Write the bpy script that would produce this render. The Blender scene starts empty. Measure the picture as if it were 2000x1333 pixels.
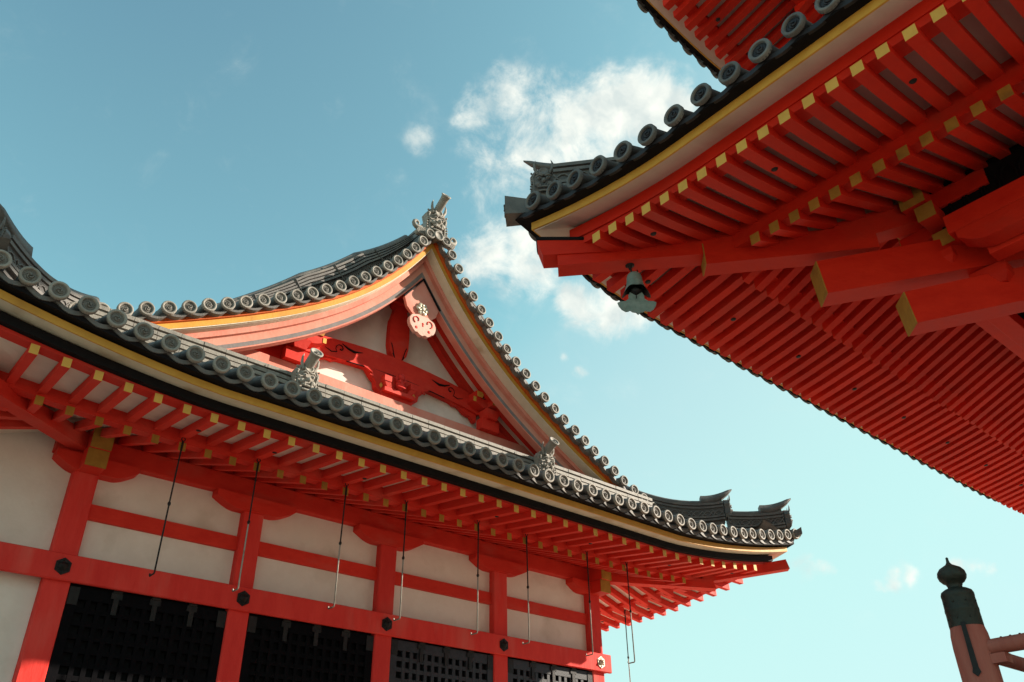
import bpy, math, random
from mathutils import Vector, Matrix
random.seed(7)
R = math.radians
scene = bpy.context.scene
COL = scene.collection

# ------------------------------------------------------------------ camera
cd = bpy.data.cameras.new('camera'); cam = bpy.data.objects.new('camera', cd); COL.objects.link(cam)
right = Vector((0.75771, -0.65247, -0.01276)); up = Vector((-0.33836, -0.40950, 0.84725)); back = Vector((-0.55802, -0.63765, -0.53105))
cm = Matrix((right, up, back)).transposed().to_4x4(); cm.translation = Vector((-2.334, -10.6825, 1.6))
cam.matrix_world = cm
cd.lens = 29.505; cd.sensor_width = 36; cd.clip_start = 0.05; cd.clip_end = 5000
scene.camera = cam

# ------------------------------------------------------------------ light
SUN_EL, SUN_AZ = R(25.3), R(-29.0)          # azimuth measured from +X, negative towards -Y
sdir = Vector((math.cos(SUN_EL)*math.cos(SUN_AZ), math.cos(SUN_EL)*math.sin(SUN_AZ), math.sin(SUN_EL)))
sl = bpy.data.lights.new('sun', 'SUN'); sl.energy = 5.0; sl.angle = R(0.55); sl.color = (1.0, 0.89, 0.74)
so = bpy.data.objects.new('sun', sl); COL.objects.link(so)
so.rotation_euler = sdir.to_track_quat('Z', 'Y').to_euler()
scene.view_settings.view_transform = 'Standard'; scene.view_settings.look = 'None'
scene.view_settings.gamma = 1; scene.view_settings.exposure = 0.95

world = bpy.data.worlds.new('World'); scene.world = world; world.use_nodes = True
wn, wl = world.node_tree.nodes, world.node_tree.links
wn.clear()
def wnode(t, **k):
    n = wn.new(t)
    for a, b in k.items(): setattr(n, a, b)
    return n
out = wnode('ShaderNodeOutputWorld'); bg = wnode('ShaderNodeBackground'); bg.inputs['Strength'].default_value = 0.14
sky = wnode('ShaderNodeTexSky'); sky.sky_type = 'NISHITA'; sky.sun_disc = False
sky.sun_elevation = SUN_EL; sky.sun_rotation = math.atan2(sdir.x, sdir.y)
sky.air_density = 1.0; sky.dust_density = 1.2; sky.ozone_density = 1.0
tint = wnode('ShaderNodeMix', data_type='RGBA', blend_type='MULTIPLY'); tint.inputs['Factor'].default_value = 1
tint.inputs['B'].default_value = (0.86, 1.16, 0.92, 1)
wl.new(sky.outputs[0], tint.inputs['A'])
SK = 0.15*1.8*0.7                             # film response of the sky colour
pre = wnode('ShaderNodeVectorMath', operation='SCALE'); wl.new(tint.outputs['Result'], pre.inputs[0]); pre.inputs['Scale'].default_value = SK
crv = wnode('ShaderNodeRGBCurve'); wl.new(pre.outputs[0], crv.inputs['Color'])
for ci, pts in enumerate((((.085, .062), (.122, .118), (.18, .19), (.217, .295), (.273, .365), (.45, .41), (1, .45)),
                          ((.22, .195), (.265, .262), (.346, .365), (.434, .50), (.54, .57), (.70, .63), (1, .66)),
                          ((.30, .275), (.358, .335), (.447, .43), (.546, .54), (.66, .59), (.84, .63), (1, .65)))):
    c_ = crv.mapping.curves[ci]
    c_.points[0].location = (0, 0); c_.points[1].location = pts[-1]
    for p_ in pts[:-1]: c_.points.new(*p_)
crv.mapping.update()
post = wnode('ShaderNodeVectorMath', operation='SCALE'); wl.new(crv.outputs[0], post.inputs[0]); post.inputs['Scale'].default_value = 1/SK
tc = wnode('ShaderNodeTexCoord')
nz = wnode('ShaderNodeTexNoise'); nz.inputs['Scale'].default_value = 15; nz.inputs['Detail'].default_value = 12; nz.inputs['Roughness'].default_value = 0.66
nz.inputs['Distortion'].default_value = 0.35
wl.new(tc.outputs['Generated'], nz.inputs['Vector'])
def wmath(op, a, b=None, clamp=False):
    n = wnode('ShaderNodeMath', operation=op, use_clamp=clamp)
    for i, v in enumerate((a, b)):
        if v is None: continue
        if isinstance(v, (int, float)): n.inputs[i].default_value = v
        else: wl.new(v, n.inputs[i])
    return n.outputs[0]
# where the cumulus stands in the sky: direction, angular radius, thickness
CLOUDS = [(0.4225,0.5303,0.7350,0.034,.75),(0.4414,0.4980,0.7464,0.042,.85),(0.4737,0.4551,0.7540,0.030,.62),(0.5031,0.4619,0.7304,0.052,.9),
 (0.5336,0.4263,0.7304,0.050,1.1),(0.5586,0.3944,0.7296,0.050,1.25),(0.5782,0.3701,0.7271,0.030,1.1),(0.4591,0.5375,0.7073,0.056,.46),(0.4566,0.5815,0.6733,0.050,.46),
 (0.4860,0.5141,0.7067,0.080,.66),(0.5096,0.4871,0.7093,0.080,.72),(0.5001,0.6058,0.6188,0.046,.85),(0.5347,0.5810,0.6136,0.052,.9),(0.5576,0.5801,0.5938,0.036,.7),
 (0.3823,0.5930,0.7086,0.022,.46),(0.6041,0.5602,0.5668,0.034,.8),(0.6315,0.5370,0.5593,0.044,.85),(0.6540,0.5177,0.5516,0.028,.7),(0.8386,0.4736,0.2690,0.018,.62),(0.8480,0.4560,0.2700,0.012,.6),
 (0.8725,0.4170,0.2520,0.011,.60),(0.8790,0.4040,0.2530,0.013,.74),(0.8860,0.3890,0.2550,0.012,.66),(0.9060,0.3410,0.2510,0.012,.6),(0.9120,0.3250,0.2500,0.011,.6),(0.6089,0.6038,0.5145,0.009,.5),(0.6297,0.6006,0.4927,0.009,.5),
 (0.5651,0.4610,0.6842,0.080,.75),(0.5061,0.5657,0.6510,0.070,.38),(0.5500,0.5300,0.6450,0.075,.40)]
acc = None
warp = wnode('ShaderNodeTexNoise'); warp.inputs['Scale'].default_value = 22; warp.inputs['Detail'].default_value = 4
wl.new(tc.outputs['Generated'], warp.inputs['Vector'])
wv = wnode('ShaderNodeVectorMath', operation='MULTIPLY_ADD'); wl.new(warp.outputs['Color'], wv.inputs[0]); wv.inputs[1].default_value = (.045, .045, .045); wl.new(tc.outputs['Generated'], wv.inputs[2])
wv2 = wnode('ShaderNodeVectorMath', operation='SUBTRACT'); wl.new(wv.outputs[0], wv2.inputs[0]); wv2.inputs[1].default_value = (.0225, .0225, .0225)
for x, y, z, r, a in CLOUDS:
    vd = wnode('ShaderNodeVectorMath', operation='DISTANCE'); wl.new(wv2.outputs[0], vd.inputs[0]); vd.inputs[1].default_value = (x, y, z)
    mr = wnode('ShaderNodeMapRange', interpolation_type='SMOOTHSTEP'); wl.new(vd.outputs['Value'], mr.inputs['Value'])
    mr.inputs['From Min'].default_value = r*1.6; mr.inputs['From Max'].default_value = 0.0; mr.inputs['To Min'].default_value = 0; mr.inputs['To Max'].default_value = a
    if acc is None: acc = mr.outputs[0]
    else: acc = wmath('SMOOTH_MAX', acc, mr.outputs[0]); acc.node.inputs[2].default_value = .25
nn = wmath('MULTIPLY', wmath('SUBTRACT', nz.outputs['Fac'], 0.5), 2.0)
dens = wmath('ADD', acc, wmath('MULTIPLY', nn, wmath('MINIMUM', wmath('MULTIPLY', acc, 2.2), 1.0)))
cmask = wnode('ShaderNodeMapRange', interpolation_type='SMOOTHSTEP'); wl.new(dens, cmask.inputs['Value'])
cmask.inputs['From Min'].default_value = 0.20; cmask.inputs['From Max'].default_value = 0.98; cmask.inputs['To Max'].default_value = .97
cmix = wnode('ShaderNodeMix', data_type='RGBA'); wl.new(cmask.outputs[0], cmix.inputs['Factor']); wl.new(post.outputs[0], cmix.inputs['A'])
shn = wnode('ShaderNodeTexNoise'); shn.inputs['Scale'].default_value = 26; shn.inputs['Detail'].default_value = 5; wl.new(wv2.outputs[0], shn.inputs['Vector'])
shr = wnode('ShaderNodeMapRange'); wl.new(shn.outputs['Fac'], shr.inputs['Value']); shr.inputs['From Min'].default_value = .36; shr.inputs['From Max'].default_value = .62
shm = wnode('ShaderNodeMix', data_type='RGBA'); wl.new(shr.outputs[0], shm.inputs['Factor']); shm.inputs['A'].default_value = (2.75, 3.05, 2.95, 1); shm.inputs['B'].default_value = (3.95, 4.0, 3.65, 1)
wl.new(shm.outputs['Result'], cmix.inputs['B'])
wl.new(cmix.outputs['Result'], bg.inputs['Color']); wl.new(bg.outputs[0], out.inputs[0])

# ------------------------------------------------------------------ materials
def srgb(r, g, b):
    f = lambda c: (c/255/12.92 if c/255 <= .04045 else ((c/255+.055)/1.055)**2.4)
    return (f(r), f(g), f(b), 1)
def material(name, c1, c2, scale=6, rough=.6, bump=.15, bscale=40, stretch=(1, 1, 1), detail=6, spec=.4, metal=0, c3=None, s3=2.0, var=.07):
    m = bpy.data.materials.new(name); m.use_nodes = True
    nt = m.node_tree; n, l = nt.nodes, nt.links
    b = n['Principled BSDF']; b.inputs['Roughness'].default_value = rough; b.inputs['Specular IOR Level'].default_value = spec; b.inputs['Metallic'].default_value = metal
    t = n.new('ShaderNodeTexCoord'); mp = n.new('ShaderNodeMapping'); mp.inputs['Scale'].default_value = stretch
    l.new(t.outputs['Object'], mp.inputs[0])
    a = n.new('ShaderNodeTexNoise'); a.inputs['Scale'].default_value = scale; a.inputs['Detail'].default_value = detail; a.inputs['Roughness'].default_value = .65
    l.new(mp.outputs[0], a.inputs['Vector'])
    r = n.new('ShaderNodeMapRange'); r.inputs['From Min'].default_value = .32; r.inputs['From Max'].default_value = .68; l.new(a.outputs['Fac'], r.inputs['Value'])
    mx = n.new('ShaderNodeMix'); mx.data_type = 'RGBA'; mx.inputs['A'].default_value = (*c1[:3], 1); mx.inputs['B'].default_value = (*c2[:3], 1)
    l.new(r.outputs[0], mx.inputs['Factor']); col = mx.outputs['Result']
    if c3:
        a3 = n.new('ShaderNodeTexNoise'); a3.inputs['Scale'].default_value = s3; a3.inputs['Detail'].default_value = 8; l.new(mp.outputs[0], a3.inputs['Vector'])
        r3 = n.new('ShaderNodeMapRange'); r3.inputs['From Min'].default_value = .55; r3.inputs['From Max'].default_value = .72; r3.inputs['To Max'].default_value = .75; l.new(a3.outputs['Fac'], r3.inputs['Value'])
        m3 = n.new('ShaderNodeMix'); m3.data_type = 'RGBA'; m3.inputs['B'].default_value = (*c3[:3], 1); l.new(col, m3.inputs['A']); l.new(r3.outputs[0], m3.inputs['Factor']); col = m3.outputs['Result']
    oi = n.new('ShaderNodeObjectInfo'); vr = n.new('ShaderNodeMapRange'); vr.inputs['To Min'].default_value = 1-var; vr.inputs['To Max'].default_value = 1+var
    l.new(oi.outputs['Random'], vr.inputs['Value'])
    hs = n.new('ShaderNodeHueSaturation'); l.new(vr.outputs[0], hs.inputs['Value']); l.new(col, hs.inputs['Color'])
    l.new(hs.outputs[0], b.inputs['Base Color'])
    if bump:
        bn = n.new('ShaderNodeTexNoise'); bn.inputs['Scale'].default_value = bscale; bn.inputs['Detail'].default_value = 5; l.new(mp.outputs[0], bn.inputs['Vector'])
        bp = n.new('ShaderNodeBump'); bp.inputs['Strength'].default_value = bump; bp.inputs['Distance'].default_value = .02
        l.new(bn.outputs['Fac'], bp.inputs['Height']); l.new(bp.outputs[0], b.inputs['Normal'])
    rr = n.new('ShaderNodeMapRange'); rr.inputs['To Min'].default_value = max(.05, rough-.12); rr.inputs['To Max'].default_value = min(1, rough+.12)
    l.new(a.outputs['Fac'], rr.inputs['Value']); l.new(rr.outputs[0], b.inputs['Roughness'])
    return m
M = {}
M['red'] = material('vermilion_paint', (.63, .026, .015), (.72, .042, .024), 7, .62, .2, 40, stretch=(.5, .3, 1), spec=.2, c3=(.64, .085, .06), s3=2.6, var=.09)
M['redp'] = material('fresh_vermilion_paint', (.58, .018, .007), (.68, .028, .010), 6, .6, .18, 40, stretch=(.35, .6, 1), spec=.18, c3=(.50, .034, .018), s3=2.8, var=.10)
M['redo'] = material('weathered_vermilion_paint', (.62, .028, .022), (.72, .050, .038), 5, .68, .25, 34, stretch=(1, 1, .25), spec=.2, c3=(.66, .11, .085), s3=2.4, var=.08)
M['pink'] = material('faded_sunlit_vermilion', (.66, .20, .145), (.72, .30, .23), 3, .7, .2, 25, stretch=(1, 1, .6), spec=.2, c3=(.70, .38, .30), s3=1.4)  # faded red, paled further so strong sunlight sits in the colour
M['pinkgrey'] = material('bleached_vermilion', (.64, .25, .18), (.66, .33, .25), 3, .7, .2, 25, spec=.2, c3=(.60, .37, .29), s3=1.4)
M['white'] = material('white_plaster', (.74, .64, .57), (.82, .73, .66), 2.2, .85, .15, 18, spec=.12, c3=(.58, .48, .40), s3=1.6, var=.03)
M['board'] = material('white_soffit_paint', (.70, .58, .50), (.78, .66, .57), 4, .8, .15, 22, stretch=(.4, 1, 1), spec=.15, c3=(.58, .44, .36), s3=1.7)
M['boardp'] = material('red_bounce_soffit_paint', (.50, .31, .275), (.58, .37, .33), 4, .8, .15, 22, stretch=(.4, 1, 1), spec=.12, c3=(.42, .24, .21), s3=1.7)  # white soffit darkened and pinked, red bounce light put into the colour
M['ivory'] = material('flaking_ivory_paint', (.68, .60, .46), (.76, .68, .54), 5, .8, .2, 24, spec=.15, c3=(.45, .33, .20), s3=2.4)
M['gold'] = material('yellow_ochre_paint', (.60, .29, .040), (.70, .36, .060), 6, .6, .12, 30, spec=.3, c3=(.44, .20, .035), s3=3)
M['cap'] = material('yellow_end_paint', (.66, .35, .065), (.74, .42, .085), 9, .6, .1, 30, spec=.3)
M['ochre'] = material('dull_brown_ochre', (.36, .185, .032), (.46, .25, .045), 9, .7, .15, 30, spec=.2, c3=(.26, .13, .03), s3=5, var=.12)
M['steel'] = material('sunlit_worn_steel', (.24, .22, .19), (.34, .31, .27), 14, .5, .15, 60, spec=.45, metal=.5, c3=(.14, .09, .06), s3=9)  # sunlight on the lower rods put into this paler steel
M['orange'] = material('orange_red_paint', (.52, .085, .012), (.62, .12, .02), 6, .6, .12, 30, spec=.3)
M['black'] = material('black_lacquer', (.006, .005, .006), (.012, .010, .011), 8, .75, .1, 30, spec=.12)
M['tile'] = material('smoked_grey_tile', (.105, .095, .090), (.165, .150, .138), 7, .58, .25, 55, spec=.35, c3=(.20, .178, .15), s3=4.5, var=.15)
M['tilel'] = material('pale_weathered_tile', (.22, .198, .172), (.33, .298, .255), 9, .6, .25, 60, spec=.3, c3=(.15, .135, .12), s3=5, var=.16)
M['tilem'] = material('worn_tile_face', (.12, .108, .095), (.18, .165, .145), 12, .6, .2, 60, spec=.3)
M['tiled'] = material('dark_tile_body', (.066, .060, .058), (.105, .096, .090), 8, .55, .25, 55, spec=.4, c3=(.14, .125, .105), s3=4)
M['tilek'] = material('shaded_dark_tile', (.016, .014, .017), (.032, .029, .034), 8, .55, .25, 55, spec=.35)  # near-black tile copy, backlit shade of the pagoda eaves in its colour
M['lattice'] = material('black_lacquered_lattice', (.0025, .0022, .003), (.005, .0045, .006), 12, .7, .1, 40, spec=.05)
M['latticeg'] = material('grey_lattice', (.012, .012, .016), (.030, .029, .036), 12, .5, .1, 40, spec=.3)  # greyer lattice for the two right-hand bays
M['iron'] = material('blackened_iron', (.010, .009, .010), (.025, .022, .021), 14, .55, .2, 60, spec=.3, metal=.3)
M['brass'] = material('worn_and_sunlit_metal', (.50, .44, .34), (.62, .56, .44), 14, .42, .1, 60, spec=.5, metal=.5)  # boss metal; doubles as sunlit copy of the dark nail cover
M['bronze'] = material('dark_patinated_bronze', (.018, .018, .014), (.040, .040, .030), 10, .55, .3, 40, spec=.35, metal=.3, c3=(.075, .078, .055), s3=5)
M['verd'] = material('green_verdigris', (.15, .205, .185), (.24, .30, .27), 14, .75, .3, 45, spec=.25, c3=(.075, .09, .08), s3=6)
M['rail'] = material('weathered_pink_rail', (.36, .085, .062), (.46, .155, .115), 6, .8, .45, 26, stretch=(1, 1, .2), spec=.12, c3=(.46, .28, .23), s3=4)
M['pale'] = material('sunlit_pendant_paint', (.70, .42, .34), (.76, .52, .44), 5, .75, .2, 25, spec=.15, c3=(.66, .33, .26), s3=4)  # pendant colour paled to stand in for direct sunlight
M['slate'] = material('dark_grey_edge_paint', (.17, .15, .15), (.25, .225, .22), 6, .7, .15, 30, spec=.2)
M['deck'] = material('dark_weathered_boards', (.07, .05, .035), (.12, .09, .065), 4, .8, .3, 20, stretch=(.2, 2, 1), spec=.2)
M['gravel'] = material('pale_gravel', (.35, .275, .21), (.43, .34, .265), 3, .9, .4, 30, spec=.1)
M['stone'] = material('granite', (.30, .29, .27), (.42, .40, .37), 10, .8, .2, 40, spec=.2)

# ------------------------------------------------------------------ mesh helper
class MB:
    def __init__(s): s.v = []; s.f = []; s.m = []; s.sm = []
    def add(s, vs, fs, mi=0, smooth=False):
        o = len(s.v); s.v += [Vector(v) for v in vs]
        for f in fs: s.f.append([i+o for i in f]); s.m.append(mi); s.sm.append(smooth)
    def hexa(s, a, mi=0):      # a: 8 points, bottom ring then top ring
        s.add(a, [(3, 2, 1, 0), (4, 5, 6, 7), (0, 1, 5, 4), (1, 2, 6, 5), (2, 3, 7, 6), (3, 0, 4, 7)], mi)
    def box(s, x0, x1, y0, y1, z0, z1, mi=0):
        s.hexa([(x0, y0, z0), (x1, y0, z0), (x1, y1, z0), (x0, y1, z0), (x0, y0, z1), (x1, y0, z1), (x1, y1, z1), (x0, y1, z1)], mi)
    def cbox(s, x0, x1, y0, y1, z0, z1, b=.008, mi=0):   # box with chamfered long edges (prism with octagon ends along the longest axis)
        d = [x1-x0, y1-y0, z1-z0]; k = d.index(max(d)); lo = [x0, y0, z0]; hi = [x1, y1, z1]
        i, j = [q for q in (0, 1, 2) if q != k]
        oc = [(lo[i]+b, lo[j]), (hi[i]-b, lo[j]), (hi[i], lo[j]+b), (hi[i], hi[j]-b), (hi[i]-b, hi[j]), (lo[i]+b, hi[j]), (lo[i], hi[j]-b), (lo[i], lo[j]+b)]
        vs = []
        for e in (lo[k], hi[k]):
            for p in oc:
                v = [0, 0, 0]; v[k] = e; v[i] = p[0]; v[j] = p[1]; vs.append(v)
        s.add(vs, [list(range(7, -1, -1)), list(range(8, 16))]+[(q, (q+1) % 8, 8+(q+1) % 8, 8+q) for q in range(8)], mi)
    def tube(s, pts, r, n=10, mi=0, smooth=True, caps=True):
        pts = [Vector(p) for p in pts]; rs = r if isinstance(r, (list, tuple)) else [r]*len(pts)
        vs = []; prev = None
        for i, p in enumerate(pts):
            t = (pts[min(i+1, len(pts)-1)]-pts[max(i-1, 0)]).normalized()
            if prev is None:
                a = Vector((0, 0, 1)) if abs(t.z) < .9 else Vector((1, 0, 0)); u = t.cross(a).normalized()
            else: u = (prev-t*prev.dot(t)).normalized()
            prev = u; w = t.cross(u)
            for k in range(n):
                an = 2*math.pi*k/n; vs.append(p+(u*math.cos(an)+w*math.sin(an))*rs[i])
        o = len(s.v); fs = []
        for i in range(len(pts)-1):
            for k in range(n): fs.append((i*n+k, i*n+(k+1) % n, (i+1)*n+(k+1) % n, (i+1)*n+k))
        s.add(vs, fs, mi, smooth)
        if caps:
            s.add(vs[:n], [list(range(n-1, -1, -1))], mi); s.add(vs[-n:], [list(range(n))], mi)
    def lathe(s, prof, c, ax=(0, 0, 1), n=20, mi=0, smooth=True):   # prof: (radius, height along axis)
        ax = Vector(ax).normalized(); a = Vector((0, 0, 1)) if abs(ax.z) < .9 else Vector((1, 0, 0)); u = ax.cross(a).normalized(); w = ax.cross(u); c = Vector(c)
        vs = []
        for r, h in prof:
            for k in range(n):
                an = 2*math.pi*k/n; vs.append(c+ax*h+(u*math.cos(an)+w*math.sin(an))*max(r, .0004))
        fs = []
        for i in range(len(prof)-1):
            for k in range(n): fs.append((i*n+k, i*n+(k+1) % n, (i+1)*n+(k+1) % n, (i+1)*n+k))
        s.add(vs, fs, mi, smooth)
    def prism(s, out, f, d, mi=0):   # 2D outline out, f(a,b,t)->point, t = 0..d
        n = len(out); vs = [f(a, b, 0) for a, b in out]+[f(a, b, d) for a, b in out]
        s.add(vs, [list(range(n-1, -1, -1)), list(range(n, 2*n))]+[(i, (i+1) % n, n+(i+1) % n, n+i) for i in range(n)], mi)
    def ball(s, c, r, mi=0, n=10):
        rx, ry, rz = r if isinstance(r, (tuple, list)) else (r, r, r)
        vs = []; k = n//2
        for i in range(k+1):
            th = math.pi*i/k
            for j in range(n):
                ph = 2*math.pi*j/n; vs.append((c[0]+rx*math.sin(th)*math.cos(ph), c[1]+ry*math.sin(th)*math.sin(ph), c[2]+rz*math.cos(th)))
        fs = [(i*n+j, (i+1)*n+j, (i+1)*n+(j+1) % n, i*n+(j+1) % n) for i in range(k) for j in range(n)]
        s.add(vs, fs, mi, True)
    def strip(s, rows, mi=0, smooth=False, closed=False):  # rows of equal length lists of points
        n = len(rows[0]); vs = [p for r in rows for p in r]; fs = []
        for i in range(len(rows)-1):
            for k in range(n if closed else n-1): fs.append((i*n+k, i*n+(k+1) % n, (i+1)*n+(k+1) % n, (i+1)*n+k))
        s.add(vs, fs, mi, smooth)
    def sweep(s, rings, mi=0, smooth=False):               # closed section swept along rings, with caps
        s.strip(rings, mi, smooth, True); n = len(rings[0])
        s.add(rings[0], [list(range(n))], mi); s.add(rings[-1], [list(range(n-1, -1, -1))], mi)
    def mesh(s, name, mats):
        me = bpy.data.meshes.new(name); me.from_pydata([tuple(v) for v in s.v], [], s.f)
        for m in (mats if isinstance(mats, list) else [mats]): me.materials.append(m)
        me.polygons.foreach_set('material_index', s.m); me.polygons.foreach_set('use_smooth', s.sm)
        import bmesh
        bm = bmesh.new(); bm.from_mesh(me); bmesh.ops.recalc_face_normals(bm, faces=bm.faces); bm.to_mesh(me); bm.free()
        me.update(); return me
def thing(name, label, cat, loc, group=None):
    o = bpy.data.objects.new(name, None); COL.objects.link(o); o.location = loc; o['label'] = label; o['category'] = cat
    o.empty_display_size = .2
    if group: o['group'] = group
    return o
def link(name, me, parent=None, loc=(0, 0, 0), rz=0):
    o = bpy.data.objects.new(name, me); COL.objects.link(o)
    if parent is not None: o.parent = parent
    o.location = loc; o.rotation_euler = (0, 0, rz); return o
def part(t, name, mb, mats):        # mesh written in world metres, part of thing t
    return link(name, mb.mesh(name, mats), t, -t.location)
def sub(p, name, mb, mats):         # sub-part of part p, same frame
    return link(name, mb.mesh(name, mats), p)
def lerp(a, b, t): return a+(b-a)*t

# ------------------------------------------------------------------ ground
mb = MB(); mb.add([(-600, -600, 0), (600, -600, 0), (600, 600, 0), (-600, 600, 0)], [(0, 1, 2, 3)])
g = link('ground', mb.mesh('ground', M['gravel'])); g['kind'] = 'structure'; g['label'] = 'pale gravel ground of the temple court'

# ------------------------------------------------------------------ shared tile meshes (front faces -Y, origin at disc centre)
def medallion_mesh(rim='tilel', face='tilem'):
    m = MB(); ax = (0, -1, 0)
    m.lathe([(.0, .004), (.066, .004)], (0, 0, 0), ax, 24, 1); m.lathe([(.066, .004), (.070, .016), (.074, .022), (.092, .022), (.098, .016), (.099, -.02)], (0, 0, 0), ax, 24, 0)
    for k in range(3):                         # three comma swirl
        a0 = 2*math.pi*k/3
        pts = []; rs = []
        for i in range(9):
            t = i/8; a = a0+t*2.6; r = .012+.030*t
            pts.append((r*math.cos(a), -.008, r*math.sin(a))); rs.append(.011*(1-t)**.7+.0022)
        m.tube(pts, rs, 6, 1)
    for k in range(16):
        a = 2*math.pi*k/16; m.ball((.056*math.cos(a), -.006, .056*math.sin(a)), .0055, 1, 6)
    return m.mesh('medallion', [M[rim], M[face]])
MED = medallion_mesh(); MEDP = medallion_mesh('tile', 'tilek')  # pagoda discs take darker tile, backlit shade in the colour
def rib_mesh(L, slope, r=.078, curve=.0, name='eave_tile', mt='tile'):
    m = MB(); n = 12; N = 7; rings = []
    for i in range(N):
        t = i/(N-1)*L; z = slope*t+curve*t*t; rr = r*(1 if i else 1.0)
        rings.append([(rr*math.cos(2*math.pi*k/n), t, z+rr*math.sin(2*math.pi*k/n)) for k in range(n)])
    m.strip(rings, 0, True, True)
    for j in range(1, int(L/.3)+1):           # joint collars between tiles
        t = j*.3
        if t > L-.02: break
        z = slope*t+curve*t*t
        m.lathe([(r+.001, -.008), (r+.006, -.004), (r+.006, .004), (r+.001, .008)], (0, t, z), (0, 1, slope), n, 0)
    m.lathe([(.0, 0), (.099, 0), (.099, .018), (r, .03)], (0, 0, 0), (0, 1, 0), 20, 0)
    return m.mesh(name, [M[mt]])
RIB = rib_mesh(1.5, .34, curve=.03)
RIBV = rib_mesh(.42, .10, name='verge_tile')
def put_tile(t, name, me, p, rz=0, med=None):
    j = Vector((random.uniform(-.006, .006), random.uniform(-.006, .006), random.uniform(-.005, .005)))
    o = link(name, me, t, Vector(p)+j-t.location, rz+random.uniform(-.02, .02))
    d = link('medallion', med or MED, o, (0, -.004, 0)); d.rotation_euler = (random.uniform(-.04, .04), random.uniform(0, 6.28), random.uniform(-.04, .04)); return o

# ------------------------------------------------------------------ generic eave pieces; F(s,u,z) -> world
def lin(F, mb, s0, s1, u0, u1, zb, zt, lift, k=1.0, N=40, mi=0, flat=None):
    """board along the eave: section u0..u1, zb..zt (floats or pairs at u0,u1), following lift(s)*k ; flat = mitre slopes (a,b) at the ends"""
    zb = zb if isinstance(zb, tuple) else (zb, zb); zt = zt if isinstance(zt, tuple) else (zt, zt)
    rings = []
    for i in range(N+1):
        q = []
        for (u, z) in ((u0, zb[0]), (u1, zb[1]), (u1, zt[1]), (u0, zt[0])):
            a = s0+(flat[0]*u if flat else 0); b = s1-(flat[1]*u if flat else 0)
            s_ = lerp(a, b, i/N); q.append(F(s_, u, z+lift(s_)*k))
        rings.append(q)
    mb.sweep(rings, mi)
def rafter(t, F, name, s, u0, u1, zb0, zb1, w, h, capname='rafter_cap', red='red', hole=None, N=3, bow=0.0):
    m = MB(); rings = []; s += random.uniform(-.004, .004); zb0 += random.uniform(-.003, .003); u0 += random.uniform(-.006, .006)
    for i in range(N+1):
        q = i/N; u = lerp(u0, u1, q); z = lerp(zb0, zb1, q)-bow*4*q*(1-q)
        rings.append([F(s-w/2, u, z), F(s+w/2, u, z), F(s+w/2, u, z+h), F(s-w/2, u, z+h)])
    m.sweep(rings, 0)
    if hole is not None:
        u = lerp(u0, u1, hole); z = lerp(zb0, zb1, hole)-bow*4*hole*(1-hole)
        m.lathe([(.0, .007), (.026, .007), (.031, -.002)], F(s, u, z), (0, 0, -1), 12, 1)
    o = part(t, name, m, [M[red], M['iron']])
    c = MB(); e = -.001
    c.hexa([F(s-w/2-e, u0-.0012, zb0-e), F(s+w/2+e, u0-.0012, zb0-e), F(s+w/2+e, u0+.002, zb0-e), F(s-w/2-e, u0+.002, zb0-e),
            F(s-w/2-e, u0-.0012, zb0+h+e), F(s+w/2+e, u0-.0012, zb0+h+e), F(s+w/2+e, u0+.002, zb0+h+e), F(s-w/2-e, u0+.002, zb0+h+e)])
    sub(o, capname, c, M['ochre' if name == 'base_rafter' else 'cap'])  # inner rafter row gets the duller ochre
    return o
def pan_sheet(F, mb, s0, pitch, n, u0, L, zf, lift, depth=.055, th=.03, mi=0, seg=6, rise=.34, hipfn=None):
    """concave pan tiles between ribs with a hanging front lip"""
    cols = []
    for i in range(n):
        for k in range(seg):
            q = k/seg; cols.append((s0+(i+q)*pitch, -depth*math.sin(math.pi*q)))
    cols.append((s0+n*pitch, 0))
    us = [0, .02, .3, .6, .9, 1.2, 1.5, 1.8, 2.1, 2.4][:max(3, int(L/.3)+2)]
    top = [[F(s_, u0+u, zf+rise*u+.02*u*u+d+lift(s_)*max(0, 1-u/2.6)) for (s_, d) in cols] for u in us]
    lipd = [[F(s_, u0, zf+d-th-.018+lift(s_)) for (s_, d) in cols], [F(s_, u0+.03, zf+d-th-.018+lift(s_)) for (s_, d) in cols]]
    bot = [[F(s_, u0+u, zf+rise*u+.02*u*u+d-th+lift(s_)*max(0, 1-u/2.6)) for (s_, d) in cols] for u in us[1:]]
    mb.strip([bot[-1]]+bot[::-1][1:]+[lipd[1], lipd[0]]+top, mi, False)

# ================================================================== THE HALL ON THE LEFT
HB = 2.2
hall = thing('temple_hall', 'vermilion and white temple hall with big triangular tiled gable, left of the overhanging eaves', 'temple hall', (4.4, 4.4, 0))
XE = (-2.75, 11.55)
def hl(s):                                   # front eave lift towards both corners
    a = max(0, abs(s-4.4)-3.9); return .06*a+.031*a*a
def hls(s):                                  # same lift along the side eaves
    a = max(0, -2.75+3.25-s); return .06*a+.031*a*a
FH = lambda s, u, z: Vector((s, -2.75+u, z))
FR = lambda s, u, z: Vector((11.55-u, s, z))
FL = lambda s, u, z: Vector((-2.75+u, s, z))

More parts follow.
